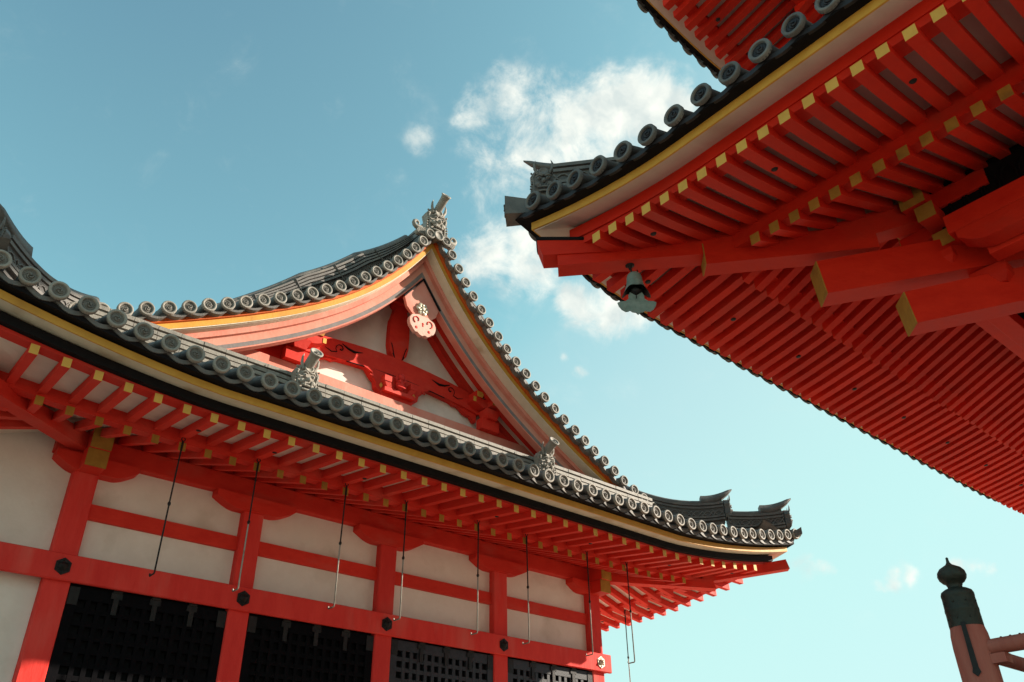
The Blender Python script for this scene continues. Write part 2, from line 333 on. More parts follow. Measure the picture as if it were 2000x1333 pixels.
# columns, beams, walls
for i in range(5):
    x = HB*i; m = MB(); m.cbox(x-.145, x+.145, -.10, .18, 0, 5.74, .014)
    part(hall, 'column', m, M['redo'])
m = MB(); m.cbox(-4.2, 9.06, -.165, -.101, 4.427, 4.727, .010); part(hall, 'tie_beam', m, M['redo'])
m = MB(); m.cbox(8.95, 9.01, -.10, 9, 4.43, 4.724, .008); part(hall, 'tie_beam', m, M['redo'])
m = MB(); m.cbox(-.42, 9.22, -.10, .12, 5.945, 6.21, .010); part(hall, 'wall_plate', m, M['red'])
m = MB(); m.cbox(8.69, 8.91, -.42, 9.2, 5.948, 6.205, .010); part(hall, 'wall_plate', m, M['red'])
m = MB(); m.cbox(-.11, .11, -.42, 9.2, 5.948, 6.205, .010); part(hall, 'wall_plate', m, M['red'])
for i in range(4):
    x0, x1 = HB*i+.145, HB*(i+1)-.145
    m = MB(); m.cbox(x0, x1, -.035, .05, 5.215, 5.405, .006); part(hall, 'wall_rail', m, M['red'])
    for z0, z1 in ((4.727, 5.215), (5.405, 5.95)):
        m = MB(); m.box(x0, x1, .02, .10, z0, z1); part(hall, 'wall_panel', m, M['white'])
for z0, z1 in ((4.727, 5.215), (5.405, 5.95), (0, 4.43)):     # right end wall
    m = MB(); m.box(8.74, 8.82, .18, 9, z0, z1); part(hall, 'wall_panel', m, M['white'])
    m = MB(); m.box(-.02, .06, .18, 9, z0, z1); part(hall, 'wall_panel', m, M['white'])
# boat shaped bracket arms
def boat(x0, x1, F, w, zt, h):
    out = [(x0, zt), (x0, zt-.075)]
    L = x1-x0
    for k in range(1, 8):
        q = k/8*.30; out.append((x0+q*L, zt-.075-(h-.075)*math.sin(k/8*math.pi/2)))
    for k in range(7, 0, -1):
        q = k/8*.30; out.append((x1-q*L, zt-.075-(h-.075)*math.sin(k/8*math.pi/2)))
    out += [(x1, zt-.075), (x1, zt)]
    m = MB(); m.prism(out, F, w); return m
for i in range(5):
    x = HB*i
    m = boat(x-.58 if i else x-.40, x+.58 if i < 4 else x+.40, lambda a, b, t: Vector((a, -.165+t, b)), .22, 5.944, .205)
    o = part(hall, 'bracket_arm', m, M['red'])
m = MB(); m.box(-.1, 8.9, .0, .10, 6.2, 6.52); part(hall, 'infill_board', m, M['red'])
m = MB(); m.box(8.70, 8.80, .10, 9.2, 6.2, 6.52); part(hall, 'infill_board', m, M['red'])
for x in (0, 8.8):                          # crossing bracket heads with yellow ends at the corner columns
    for z0, z1, y in ((5.952, 6.20, -.44), (5.73, 5.943, -.40)):
        m = MB(); m.cbox(x-.12, x+.12, y, -.166, z0, z1, .006); o = part(hall, 'bracket_head', m, M['red'])
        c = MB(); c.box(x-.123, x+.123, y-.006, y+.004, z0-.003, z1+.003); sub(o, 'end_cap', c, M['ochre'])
# hexagonal nail covers
for i in range(5):
    x = HB*i; m = MB()
    m.prism([(.095*math.cos(R(60*k+30)), .10*math.sin(R(60*k+30))) for k in range(6)], lambda a, b, t: Vector((x+a, -.166-t, 4.577+b)), .012)
    m.lathe([(.052, 0), (.050, .012), (.030, .020), (.026, .040), (.012, .052), (0, .054)], (x, -.178, 4.577), (0, -1, 0), 14)
    for k in range(6): m.ball((x+.066*math.cos(R(60*k+30)), -.180, 4.577+.070*math.sin(R(60*k+30))), .012, 0, 8)
    o = part(hall, 'nail_cover', m, M['iron'] if i < 4 else M['brass'])  # last cover given paler metal to look sunlit
    if i == 4: o['label'] = 'nail cover in pale metal, coloured as if sunlit'
# lattice shutters
for i in range(4):
    x0, x1 = HB*i+.15, HB*(i+1)-.15; y0, y1 = -.075, -.03; lm = M['lattice'] if i < 2 else M['latticeg']
    f = MB()
    f.box(x0, x0+.11, y0-.004, y1+.006, 2.2, 4.41); f.box(x1-.11, x1, y0-.004, y1+.006, 2.2, 4.41); f.box(x0+.11, x1-.11, y0-.004, y1+.006, 4.27, 4.41); f.box(x0+.11, x1-.11, y0-.004, y1+.006, 2.2, 2.34)
    o = part(hall, 'lattice_shutter', f, lm)
    w = MB(); nx = 13; wx = (x1-x0-.22)/nx; b = .028
    for k in range(1, nx): xx = x0+.11+k*wx; w.box(xx-b, xx+b, y0+.004, y1, 2.34, 4.27)
    z = 4.27-.115
    while z > 2.4:
        w.box(x0+.11, x1-.11, y0+.007, y1-.004, z-b, z+b); z -= .145
    sub(o, 'lattice_grid', w, lm)
    b_ = MB(); b_.box(x0-.02, x1+.02, .0, .02, 2.2, 4.75); sub(o, 'back_board', b_, M['black'])
    for q in (.28, .52, .76):
        h = MB(); xx = lerp(x0, x1, q); h.prism([(xx-.065, 4.33), (xx-.03, 4.33), (xx-.03, 4.15), (xx+.03, 4.15), (xx+.03, 4.33), (xx+.065, 4.33), (xx+.065, 4.40), (xx-.065, 4.40)], lambda a, b, t: Vector((a, y0-.02+t, b)), .015)
        h.tube([(xx-.05, y0-.02, 4.412), (xx+.05, y0-.02, 4.412)], .02, 8); sub(o, 'hinge', h, M['iron'])
    for xx in (x0+.06, x1-.06):
        h = MB(); h.box(xx-.055, xx+.055, y0-.014, y0-.0045, 4.20, 4.40); sub(o, 'corner_plate', h, M['iron'])

# ---- eave layers
W0, W1 = XE
m = MB()
lin(FH, m, W0, W1, .452, .60, 5.874, 6.02, hl, .82, flat=(1, 1)); part(hall, 'eave_beam', m, M['red'])
m = MB(); lin(FH, m, W0, W1, .37, .449, 5.903, 6.000, hl, .86, flat=(1, 1)); part(hall, 'black_eave_strip', m, M['black'])
m = MB(); lin(FH, m, W0, W1, .186, .40, (5.988, 6.002), (6.07, 6.07), hl, .93, flat=(1, 1)); part(hall, 'white_eave_board', m, M['ivory'])
m = MB(); lin(FH, m, W0, W1, .165, .184, 5.983, 6.066, hl, .95, flat=(1, 1)); part(hall, 'gold_eave_strip', m, M['gold'])
m = MB(); lin(FH, m, W0, W1, .06, .7, (6.075, 6.085), (6.125, 6.40), hl, .98, flat=(1, 1)); part(hall, 'tile_batten', m, M['black'])
for F, e in ((FR, 1), (FL, 0)):
    for (n, a, b, zb, zt, mt, k) in (('eave_beam', .452, .60, 5.874, 6.02, 'red', .82), ('black_eave_strip', .37, .449, 5.903, 6.000, 'black', .86), ('white_eave_board', .186, .40, (5.988, 6.002), (6.07, 6.07), 'ivory', .93),
                              ('gold_eave_strip', .165, .184, 5.983, 6.066, 'gold', .95), ('tile_batten', .06, .7, (6.075, 6.085), (6.125, 6.40), 'black', .98)):
        m = MB(); lin(F, m, -2.75, 10, a, b, zb, zt, hls, k, flat=(1, 0)); part(hall, n, m, M[mt])
# soffit boards above the rafters
def soffit(t, F, s0, s1, pts, lift, mat='board', ks=None, flat=(1, 1), N=30):
    m = MB(); rows = []
    for j, (u, z) in enumerate(pts):
        k = ks[j] if ks else 1
        rows.append([F(lerp(s0+flat[0]*u, s1-flat[1]*u, i/N), u, z+lift(lerp(s0+flat[0]*u, s1-flat[1]*u, i/N))*k) for i in range(N+1)])
    top = [[p+Vector((0, 0, .02)) for p in r] for r in rows[::-1]]
    m.strip(rows+top+[rows[0]]); part(t, 'soffit_board', m, M[mat])
SO = [(.50, 5.888), (1.36, 6.020)]; SI = [(1.485, 5.912), (2.74, 6.344)]
soffit(hall, FH, W0, W1, SO, hl, ks=(.78, .35)); soffit(hall, FH, W0, W1, SI, hl, ks=(.5, 0))
for F in (FR, FL):
    soffit(hall, F, -2.75, 10, SO, hls, ks=(.78, .35), flat=(1, 0)); soffit(hall, F, -2.75, 10, SI, hls, ks=(.5, 0), flat=(1, 0))
# kioi: beam carrying the flying rafters
m = MB(); lin(FH, m, W0, W1, 1.345, 1.48, 5.856, 6.035, hl, .5, flat=(1, 1)); part(hall, 'rafter_beam', m, M['red'])
for F in (FR, FL):
    m = MB(); lin(F, m, -2.75, 10, 1.345, 1.48, 5.856, 6.035, hls, .5, flat=(1, 0)); part(hall, 'rafter_beam', m, M['red'])
# rafters
PIT = .3142
X0 = -.96
for i in range(-4, 40):
    x = 0.0+i*PIT
    uc = min(x-W0, W1-x)
    if uc > .75:
        l = hl(x); u1 = min(1.38, uc-.10)
        zi = 5.775+.150*(u1-.44)
        rafter(hall, FH, 'flying_rafter', x, .44, u1, 5.775+l*.78, zi+l*lerp(.78, .35, (u1-.44)/.94), .086, .106, hole=.45 if i in (2, 5, 9, 16, 22, 28, 33) else None)
    if uc > 1.6:
        l = hl(x); u1 = min(2.72, uc-.10)
        zi = 5.75+.345*(u1-1.325)
        rafter(hall, FH, 'base_rafter', x, 1.325, u1, 5.75+l*.5, zi, .086, .105)
for i in range(16):
    y = -2.2+.2+i*PIT
    for F in ((FR, FL) if i < 6 else (FR,)):
        uc = y+2.75; l = hls(y)
        if uc > .75:
            u1 = min(1.38, uc-.10); zi = 5.775+.150*(u1-.44)
            rafter(hall, F, 'flying_rafter', y, .44, u1, 5.775+l*.78, zi+l*lerp(.78, .35, (u1-.44)/.94), .086, .106, hole=.5 if i in (7, 11) else None)
        if uc > 1.6:
            u1 = min(2.66, uc-.10); rafter(hall, F, 'base_rafter', y, 1.325, u1, 5.75+l*.5, 5.75+.345*(u1-1.325), .086, .105)
# hip rafters at both front corners
for sx, xc in ((1, 8.8), (-1, 0.0)):
    d = lambda t, z, o: Vector((xc+sx*t+o*.7071*sx, -t+o*.7071, z))
    m = MB()
    for (t0, t1, zb0, zb1, h0, h1, w) in ((2.56, 1.45, 6.10, 5.90, .17, .15, .085), (1.60, -.1, 5.78, 6.02, .16, .2, .10)):
        m.hexa([d(t0, zb0, -w), d(t0, zb0, w), d(t1, zb1, w), d(t1, zb1, -w), d(t0-.03, zb0+h0, -w), d(t0-.03, zb0+h0, w), d(t1, zb1+h1, w), d(t1, zb1+h1, -w)])
    part(hall, 'hip_rafter', m, M['red'])

# ---- lower roof: pan tiles + counted round tiles
m = MB(); PT = .2835; NT = 50; S0 = 4.4-PT*NT/2
pan_sheet(FH, m, S0, PT, NT, .045, .9, 6.185, hl); part(hall, 'pan_tiles', m, M['tile'])
m = MB(); pan_sheet(FR, m, -2.70, PT, 40, .045, .9, 6.185, hls); part(hall, 'pan_tiles', m, M['tile'])
m = MB(); pan_sheet(FL, m, -2.70, PT, 40, .045, .9, 6.185, hls); part(hall, 'pan_tiles', m, M['tile'])
for i in range(NT+1):
    x = S0+i*PT; ll = min(1.5, 7.15-abs(x-4.4)-.12); put_tile(hall, 'eave_tile', RIB if ll > 1.45 else rib_mesh(max(.22, ll), .32), (x, -2.75, 6.235+hl(x)))
for i in range(1, 14):
    y = -2.70+i*PT
    ll = min(1.5, i*PT-.10); put_tile(hall, 'eave_tile', RIB if ll > 1.45 else rib_mesh(max(.18, ll), .32), (11.55, y, 6.235+hls(y)), R(90))
# roof slab beneath tiles, front strip and sides
def hz(u): return 6.10+.34*u+.055*u*u
m = MB()
def slab(F, s0, s1, lift, flat, umax):
    rows = []
    for j in range(9):
        u = .25+j/8*(umax-.25)
        rows.append([F(lerp(s0+flat[0]*u, s1-flat[1]*u, i/24), u, hz(u)+lift(lerp(s0, s1, i/24))*max(0, 1-u/2.4)) for i in range(25)])
    m.strip(rows, 0, True)
slab(FH, W0, W1, hl, (1, 1), 2.75); slab(FR, -2.75, 11, hls, (1, 0), 2.9); slab(FL, -2.75, 11, hls, (1, 0), 2.9)
part(hall, 'lower_roof', m, M['tiled'])

# ---- gable
PC = (4.58068990e-03, -7.02181613e-02, 4.34466778e-01, -1.79304540, 11.4239805)
def rz(x): return (((PC[0]*x+PC[1])*x+PC[2])*x+PC[3])*x+PC[4]
def rzp(x): return ((4*PC[0]*x+3*PC[1])*x+2*PC[2])*x+PC[3]
def off(x, p):
    d = rzp(x); n = math.hypot(1, d); return (x+p*d/n, rz(x)-p/n)
def rline(p, xmax=5.15, N=40):
    pts = []; prev = None
    for i in range(N+1):
        q = off(.0+i/N*xmax, p)
        if q[0] >= 0:
            if prev and prev[0] < 0: t = -prev[0]/(q[0]-prev[0]); pts.append((0, lerp(prev[1], q[1], t)))
            elif not prev: pts.append((0, q[1]+q[0]*1.4))
            pts.append(q)
        prev = q
    return pts
def resample(pts, n=36):
    L = [0]
    for a, b in zip(pts, pts[1:]): L.append(L[-1]+math.hypot(b[0]-a[0], b[1]-a[1]))
    res = []
    for i in range(n+1):
        t = L[-1]*i/n; k = 0
        while k < len(L)-2 and L[k+1] < t: k += 1
        f = (t-L[k])/(L[k+1]-L[k]+1e-9); res.append((lerp(pts[k][0], pts[k+1][0], f), lerp(pts[k][1], pts[k+1][1], f)))
    return res
def rake(mb, sd, p0, p1, y0, y1, mi=0, xmax=5.15):
    a = resample(rline(p0, xmax)); b = resample(rline(p1, xmax)); rings = []
    for (xa, za), (xb, zb) in zip(a, b):
        rings.append([(4.4+sd*xa, y0, za), (4.4+sd*xb, y0, zb), (4.4+sd*xb, y1, zb), (4.4+sd*xa, y1, za)])
    mb.sweep(rings, mi)
for sd in (-1, 1):
    m = MB(); rake(m, sd, .228, .305, -.66, -.50); rake(m, sd, .303, .418, -.58, -.50, 1); rake(m, sd, .416, .478, -.583, -.50, 2); rake(m, sd, .476, .500, -.578, -.44, 0)
    part(hall, 'bargeboard', m, [M['pink'], M['pinkgrey'], M['slate']])
    m = MB(); rake(m, sd, .137, .214, -.85, -.80); part(hall, 'gold_verge_board', m, M['gold'])
    m = MB(); rake(m, sd, .205, .228, -.80, -.50); rake(m, sd, .2155, .226, -.845, -.80); part(hall, 'verge_soffit', m, M['ivory'])
    m = MB(); rake(m, sd, .085, .136, -.90, -.55); part(hall, 'orange_verge_strip', m, M['orange'])
    m = MB(); rake(m, sd, .23, .25, -.50, .16); part(hall, 'gable_soffit', m, M['board'])
    m = MB(); rake(m, sd, .25, .36, -.30, -.20); rake(m, sd, .25, .37, .0, .14); part(hall, 'gable_rafter', m, M['red'])
    # verge tiles
    arc = [(0, 0)]; L = 0; px, pz = 0, rz(0)
    for k in range(1, 1041):
        x = k*.005; z = rz(x); L += math.hypot(x-px, z-pz); px, pz = x, z; arc.append((L, x))
    pos = []; tgt = .33
    for L_, x in arc:
        if L_ >= tgt: pos.append(x); tgt += .2795
    for x in pos:
        put_tile(hall, 'verge_tile', RIBV, (4.4+sd*x, -1.03, rz(x)))
    m = MB(); top = []; low = []
    stops = [pos[0]-.16]+pos+[pos[-1]+.2]
    for a, b in zip(stops, stops[1:]):
        for k in range(6):
            q = k/6; top.append(off(lerp(a, b, q), .045+.045*math.sin(math.pi*q))); low.append(off(lerp(a, b, q), .078+.048*math.sin(math.pi*q)))
    g = lambda pt, y: (4.4+sd*pt[0], y, pt[1])
    m.strip([[g(p, -.35) for p in low], [g(p, -.97) for p in low], [g(p, -.995) for p in low], [g(p, -.995) for p in top], [g(p, -.35) for p in top]])
    part(hall, 'verge_pan_tiles', m, M['tile'])
    # descending ridge above the verge, dying out towards its foot
    def hh_(x): return min(1.0, .34+.72*x) if x < 1.9 else max(.12, 1-(x-1.9)/2.3)
    def rk(p0, p1, y0, y1, mi, mb, xm=4.15):
        rings = []
        for i in range(41):
            x = .12+(xm-.12)*i/40; h = hh_(x); a = off(x, p0*h); b = off(x, p1*h)
            rings.append([(4.4+sd*a[0], y0, a[1]), (4.4+sd*b[0], y0, b[1]), (4.4+sd*b[0], y1, b[1]), (4.4+sd*a[0], y1, a[1])])
        mb.sweep(rings, mi)
    m = MB(); rk(-.44, .02, -.55, -.33, 1, m)
    for k, p in enumerate((-.44, -.385, -.33, -.275)): rk(p-.020, p+.014, -.60-.004*k, -.30, 0, m, 4.1)
    ap = [off(.12+4.0*i/50, -.49*hh_(.12+4.0*i/50)) for i in range(51)]; m.tube([(4.4+sd*x, -.45, z) for x, z in ap], .07, 10, 0)
    for k in range(4, 44):
        x = .15+k*.065; n1 = off(x, -.06); n2 = off(x+.05, -.22*hh_(x)); m.tube([(4.4+sd*n1[0], -.556, n1[1]), (4.4+sd*n2[0], -.556, n2[1])], .012, 5, 0)
        n1 = off(x+.05, -.06); n2 = off(x, -.22*hh_(x)); m.tube([(4.4+sd*n1[0], -.556, n1[1]), (4.4+sd*n2[0], -.556, n2[1])], .012, 5, 0)
    for k in range(1, 6):                     # cover joints every metre or so
        x = .7*k; n1 = off(x, -.20*hh_(x)); n2 = off(x, -.475*hh_(x)); m.tube([(4.4+sd*n1[0], -.612, n1[1]), (4.4+sd*n2[0], -.612, n2[1])], .010, 6, 1)
    part(hall, 'descending_ridge', m, [M['tile'], M['tiled']])
    # upper roof surface with round tile rows
    m = MB(); a = resample(rline(.03, 6.9 if False else 5.6)); m.strip([[(4.4+sd*x, y, z) for x, z in a] for y in (-.4, 0, 3, 9)], 0, True)
    part(hall, 'upper_roof', m, M['tiled'])
# gable wall
m = MB(); L = resample(rline(.24, 5.1)); out = [(4.4-x, z) for x, z in L[::-1]]+[(4.4+x, z) for x, z in L[1:]]
m.prism(out+[(4.4+4.9, 7.0), (4.4-4.9, 7.0)], lambda a, b, t: Vector((a, .15+t, b)), .12); part(hall, 'gable_wall', m, M['white'])
m = MB(); m.cbox(.6, 8.2, -.05, .14, 7.98, 8.25, .012); part(hall, 'gable_base_beam', m, M['pink'])
m = MB(); m.cbox(.2, 8.6, -.12, .14, 7.45, 7.978, .012); part(hall, 'gable_base_beam', m, M['pink'])
# rainbow beam with carved scrolls
out = []
for k in range(17):
    q = k/16; out.append((2.62+3.56*q, 8.93+.15*math.sin(math.pi*q)))
for k in range(17):
    q = 1-k/16; e = min(q, 1-q); out.append((2.62+3.56*q, 8.55+.15*math.sin(math.pi*q)**.8+.02))
m = MB(); m.prism(out, lambda a, b, t: Vector((a, .0+t, b)), .14); rb = part(hall, 'rainbow_beam', m, M['red'])
m = MB()
for sd in (-1, 1):
    c = (4.4+sd*1.13, 8.87)
    sp = [(c[0]+sd*(.10-.009*k)*math.cos(-.9+k*.62), -.006, c[1]-.02+(.10-.009*k)*math.sin(-.9+k*.62)) for k in range(11)]
    m.tube(sp, [.004+.001*k for k in range(11)], 5)
    m.tube([(c[0]-sd*.02, -.006, c[1]+.085), (c[0]-sd*.14, -.006, c[1]+.03), (c[0]-sd*.26, -.006, c[1]+.01), (c[0]-sd*.42, -.006, c[1]+.06)], [.006, .018, .022, .003], 6)
    m.tube([(c[0]+sd*.06, -.006, c[1]-.10), (c[0]+sd*.16, -.006, c[1]-.13), (c[0]+sd*.28, -.006, c[1]-.09)], [.008, .008, .004], 6)
m.tube([(4.4-1.0+.2*k, -.003, 8.64+.075*math.sin(math.pi*(k+1.0)/12)) for k in range(11)], .010, 5)
sub(rb, 'beam_scroll', m, M['black'])
# vase strut
m = MB(); prof = [(.17, 10.3), (.17, 10.16), (.12, 10.12), (.15, 9.98), (.195, 9.85), (.205, 9.6), (.20, 9.35), (.17, 9.2), (.10, 9.10), (.02, 8.99)]
out = [(4.4-w, z) for w, z in prof]+[(4.4+w, z) for w, z in prof[::-1]]
m.prism(out, lambda a, b, t: Vector((a, .02+t, b)), .12); st = part(hall, 'strut', m, M['red'])
m = MB()
for sd in (-1, 1): m.tube([(4.4+sd*(.16-.015*k), .014, 9.36-.045*k+.015*math.sin(k)) for k in range(7)]+[(4.4+sd*.10, .014, 9.13), (4.4+sd*.115, .014, 9.17)], .008, 5)
sub(st, 'strut_scroll', m, M['black'])
m = MB(); m.box(4.06, 4.74, -.10, .14, 10.30, 10.46); m.box(4.2, 4.6, -.06, .14, 10.2, 10.3); part(hall, 'strut_cap', m, M['red'])
# bracket sets at both ends of the beam
for sd in (-1, 1):
    xc = 4.4+sd*1.93
    m = boat(xc-.42, xc+.42, lambda a, b, t: Vector((a, -.20+t, b)), .2, 8.80, .17); o = part(hall, 'gable_bracket', m, M['red'])
    m = MB()
    for q in (-.3, 0, .3):
        m = MB(); m.hexa([(xc+q-.06, -.22, 8.803), (xc+q+.06, -.22, 8.803), (xc+q+.06, .0, 8.803), (xc+q-.06, .0, 8.803), (xc+q-.09, -.25, 8.90), (xc+q+.09, -.25, 8.90), (xc+q+.09, .0, 8.90), (xc+q-.09, .0, 8.90)]); sub(o, 'bearing_block', m, M['red'])
    m = MB(); m.hexa([(xc-.10, -.22, 8.45), (xc+.10, -.22, 8.45), (xc+.10, .0, 8.45), (xc-.10, .0, 8.45), (xc-.16, -.26, 8.62), (xc+.16, -.26, 8.62), (xc+.16, .0, 8.62), (xc-.16, .0, 8.62)])
    m.box(xc-.20, xc+.20, -.16, .0, 8.25, 8.45)
    sub(o, 'bearing_block', m, M['red'])
    for q in (-.3, 0, .3):
        m = MB(); m.hexa([(xc+q-.058, -.224, 8.806), (xc+q+.058, -.224, 8.806), (xc+q+.058, -.215, 8.806), (xc+q-.058, -.215, 8.806), (xc+q-.085, -.254, 8.895), (xc+q+.085, -.254, 8.895), (xc+q+.085, -.245, 8.895), (xc+q-.085, -.245, 8.895)]); sub(o, 'yellow_face', m, M['cap'])
    for sg in (-1, 1):
        m = MB(); m.box(xc+sg*.40-.03, xc+sg*.40+.03, -.208, -.198, 8.70, 8.79); sub(o, 'yellow_face', m, M['cap'])
    m = MB(); m.box(xc-.12, xc+.12, -.42, .0, 8.905, 9.12); m.box(xc-.10, xc+.10, -.35, .0, 8.66, 8.80); o2 = sub(o, 'bracket_nose', m, M['red'])
    m = MB(); m.box(xc-.122, xc+.122, -.426, -.418, 8.903, 9.122); m.box(xc-.102, xc+.102, -.356, -.348, 8.658, 8.802); sub(o, 'end_cap', m, M['gold'])
    m = MB()                                   # outer brace panels below the soffit
    m.prism([(xc+sd*.05, 8.26), (xc+sd*.75, 8.26), (xc+sd*1.0, 8.12), (xc+sd*.55, 8.42), (xc+sd*.30, 8.78), (xc+sd*.05, 8.8)], lambda a, b, t: Vector((a, .03+t, b)), .10)
    part(hall, 'gable_brace', m, M['red'])
# middle frog-leg support with carved mask
out = []
hw = [(.70, 8.70), (.60, 8.66), (.52, 8.56), (.44, 8.50), (.42, 8.38), (.34, 8.32), (.30, 8.26)]
out = [(4.4-w, z) for w, z in hw]+[(4.4+w, z) for w, z in hw[::-1]]
m = MB(); m.prism(out, lambda a, b, t: Vector((a, -.02+t, b)), .12); o = part(hall, 'frog_leg_support', m, M['red'])
for sd in (-1, 1):
    m = MB(); m.box(4.4+sd*.26-.07, 4.4+sd*.26+.07, -.14, -.02, 8.50, 8.60); sub(o, 'bearing_block', m, M['red'])
    m = MB(); m.hexa([(4.4+sd*.20-.05, -.10, 8.40), (4.4+sd*.20+.05, -.10, 8.40), (4.4+sd*.20+.05, -.02, 8.40), (4.4+sd*.20-.05, -.02, 8.40), (4.4+sd*.26-.06, -.13, 8.50), (4.4+sd*.26+.06, -.13, 8.50), (4.4+sd*.26+.06, -.02, 8.50), (4.4+sd*.26-.06, -.02, 8.50)]); sub(o, 'bearing_block', m, M['red'])
    m = MB(); m.tube([(4.4+sd*.62, -.026, 8.66), (4.4+sd*.52, -.03, 8.62), (4.4+sd*.50, -.03, 8.56), (4.4+sd*.56, -.03, 8.57)], .014, 6); sub(o, 'carved_scroll', m, M['red'])
for sd in (-1, 1):
    m = MB(); m.prism([(4.4+sd*.33, 8.49), (4.4+sd*.36, 8.44), (4.4+sd*.33, 8.39), (4.4+sd*.30, 8.44)], lambda a, b, t: Vector((a, -.035+t, b)), .015); sub(o, 'yellow_face', m, M['cap'])
m = MB(); m.box(4.4-.30, 4.4+.30, -.11, -.02, 8.33, 8.40); sub(o, 'bearing_block', m, M['red'])
m = MB(); m.ball((4.4, -.10, 8.52), (.085, .07, .11), 0, 12); m.ball((4.4, -.12, 8.66), (.07, .06, .07), 0, 10)
for sd in (-1, 1): m.ball((4.4+sd*.045, -.165, 8.56), .024, 0, 8); m.ball((4.4+sd*.08, -.11, 8.62), (.03, .03, .05), 0, 8)
m.tube([(4.33, -.15, 8.46), (4.4, -.175, 8.45), (4.47, -.15, 8.46)], .014, 6)
sub(o, 'carved_mask', m, M['redo'])
# triangular panels beside the frog leg, wavy carved edges under the beam
for sd in (-1, 1):
    m = MB(); out = [(4.4+sd*1.75, 8.66), (4.4+sd*1.75, 8.42)]
    for k in range(9): q = k/8; out.append((4.4+sd*(1.70-.62*q), 8.42+.26*q**.7+.025*math.sin(q*14)))
    m.prism(out+[(4.4+sd*1.0, 8.72)], lambda a, b, t: Vector((a, .04+t, b)), .08); part(hall, 'carved_spandrel', m, M['red'])
# apex plate and pendant (gegyo)
m = MB(); out = [(4.4, 10.42), (4.4-.36, 9.92), (4.4-.30, 9.74), (4.4-.14, 9.60), (4.4+.14, 9.60), (4.4+.30, 9.74), (4.4+.36, 9.92)]
m.prism(out, lambda a, b, t: Vector((a, -.63+t, b)), .06); gp = part(hall, 'gable_plate', m, M['pink'])
m = MB()
for sd in (-1, 1): m.tube([(4.4, -.645, 10.43), (4.4+sd*.38, -.645, 9.91)], .020, 6)
sub(gp, 'plate_trim', m, M['black'])
m = MB(); m.ball((4.4, -.66, 9.78), (.05, .04, .05), 0, 10)
for k in range(6):
    a = R(60*k); m.ball((4.4+.085*math.cos(a), -.65, 9.78+.085*math.sin(a)), (.052, .025, .052), 0, 8); a += R(30); m.ball((4.4+.07*math.cos(a), -.665, 9.78+.07*math.sin(a)), (.03, .025, .03), 0, 8)
sub(gp, 'flower_boss', m, M['brass'])
m = MB(); out = []
for k in range(19):
    a = R(200-k*220/18) if False else R(-20+k*220/18)
    out.append((4.4+.0+.27*math.cos(R(170)+k*R(200)/18)*1.0, 9.46+(.23+.018*math.cos(k*2.2))*math.sin(R(170)+k*R(200)/18)))
out += [(4.4+.23, 9.57), (4.4+.10, 9.62), (4.4-.10, 9.62), (4.4-.23, 9.57)]
m.prism(out, lambda a, b, t: Vector((a, -.69+t, b)), .08); pd = part(hall, 'gable_pendant', m, M['pale'])
m = MB()
for sd in (-1, 1):
    m.tube([(4.4+sd*(.13+.075*math.cos(-1.2+k*.6)*(1-k*.06)), -.694, 9.50+.075*math.sin(-1.2+k*.6)*(1-k*.06)) for k in range(9)], .010, 5)
    m.lathe([(0, .004), (.026, .004), (.03, 0)], (4.4+sd*.13, -.69, 9.345), (0, -1, 0), 10)
m.lathe([(0, .004), (.02, .004), (.024, 0)], (4.4, -.69, 9.46), (0, -1, 0), 10); m.lathe([(0, .004), (.016, .004), (.02, 0)], (4.4, -.69, 9.42), (0, -1, 0), 10)
sub(pd, 'pendant_scroll', m, M['red'])
# base ridge of the gable
m = MB(); bx0, bx1 = -.75, 9.55
zb = lambda x: 7.20+.02*abs(x-4.4)/5
for k in range(8):
    o = .012*(k % 2)+.010*(7-k)
    x = bx0
    while x < bx1:                             # individual ridge tiles, slightly uneven
        x1 = min(bx1, x+.30); d = random.uniform(-.004, .004)
        m.box(x+.003, x1-.003, -1.05-o+d, -.76, 6.84+.083*k, 6.84+.083*k+.053, 0); x = x1
m.box(bx0+.02, bx1-.02, -1.01, -.78, 6.80, 7.46, 1)
m.tube([(bx0, -.89, 7.49), (bx1, -.89, 7.49)], .075, 12, 0)
part(hall, 'base_ridge', m, [M['tilel'], M['tiled']])

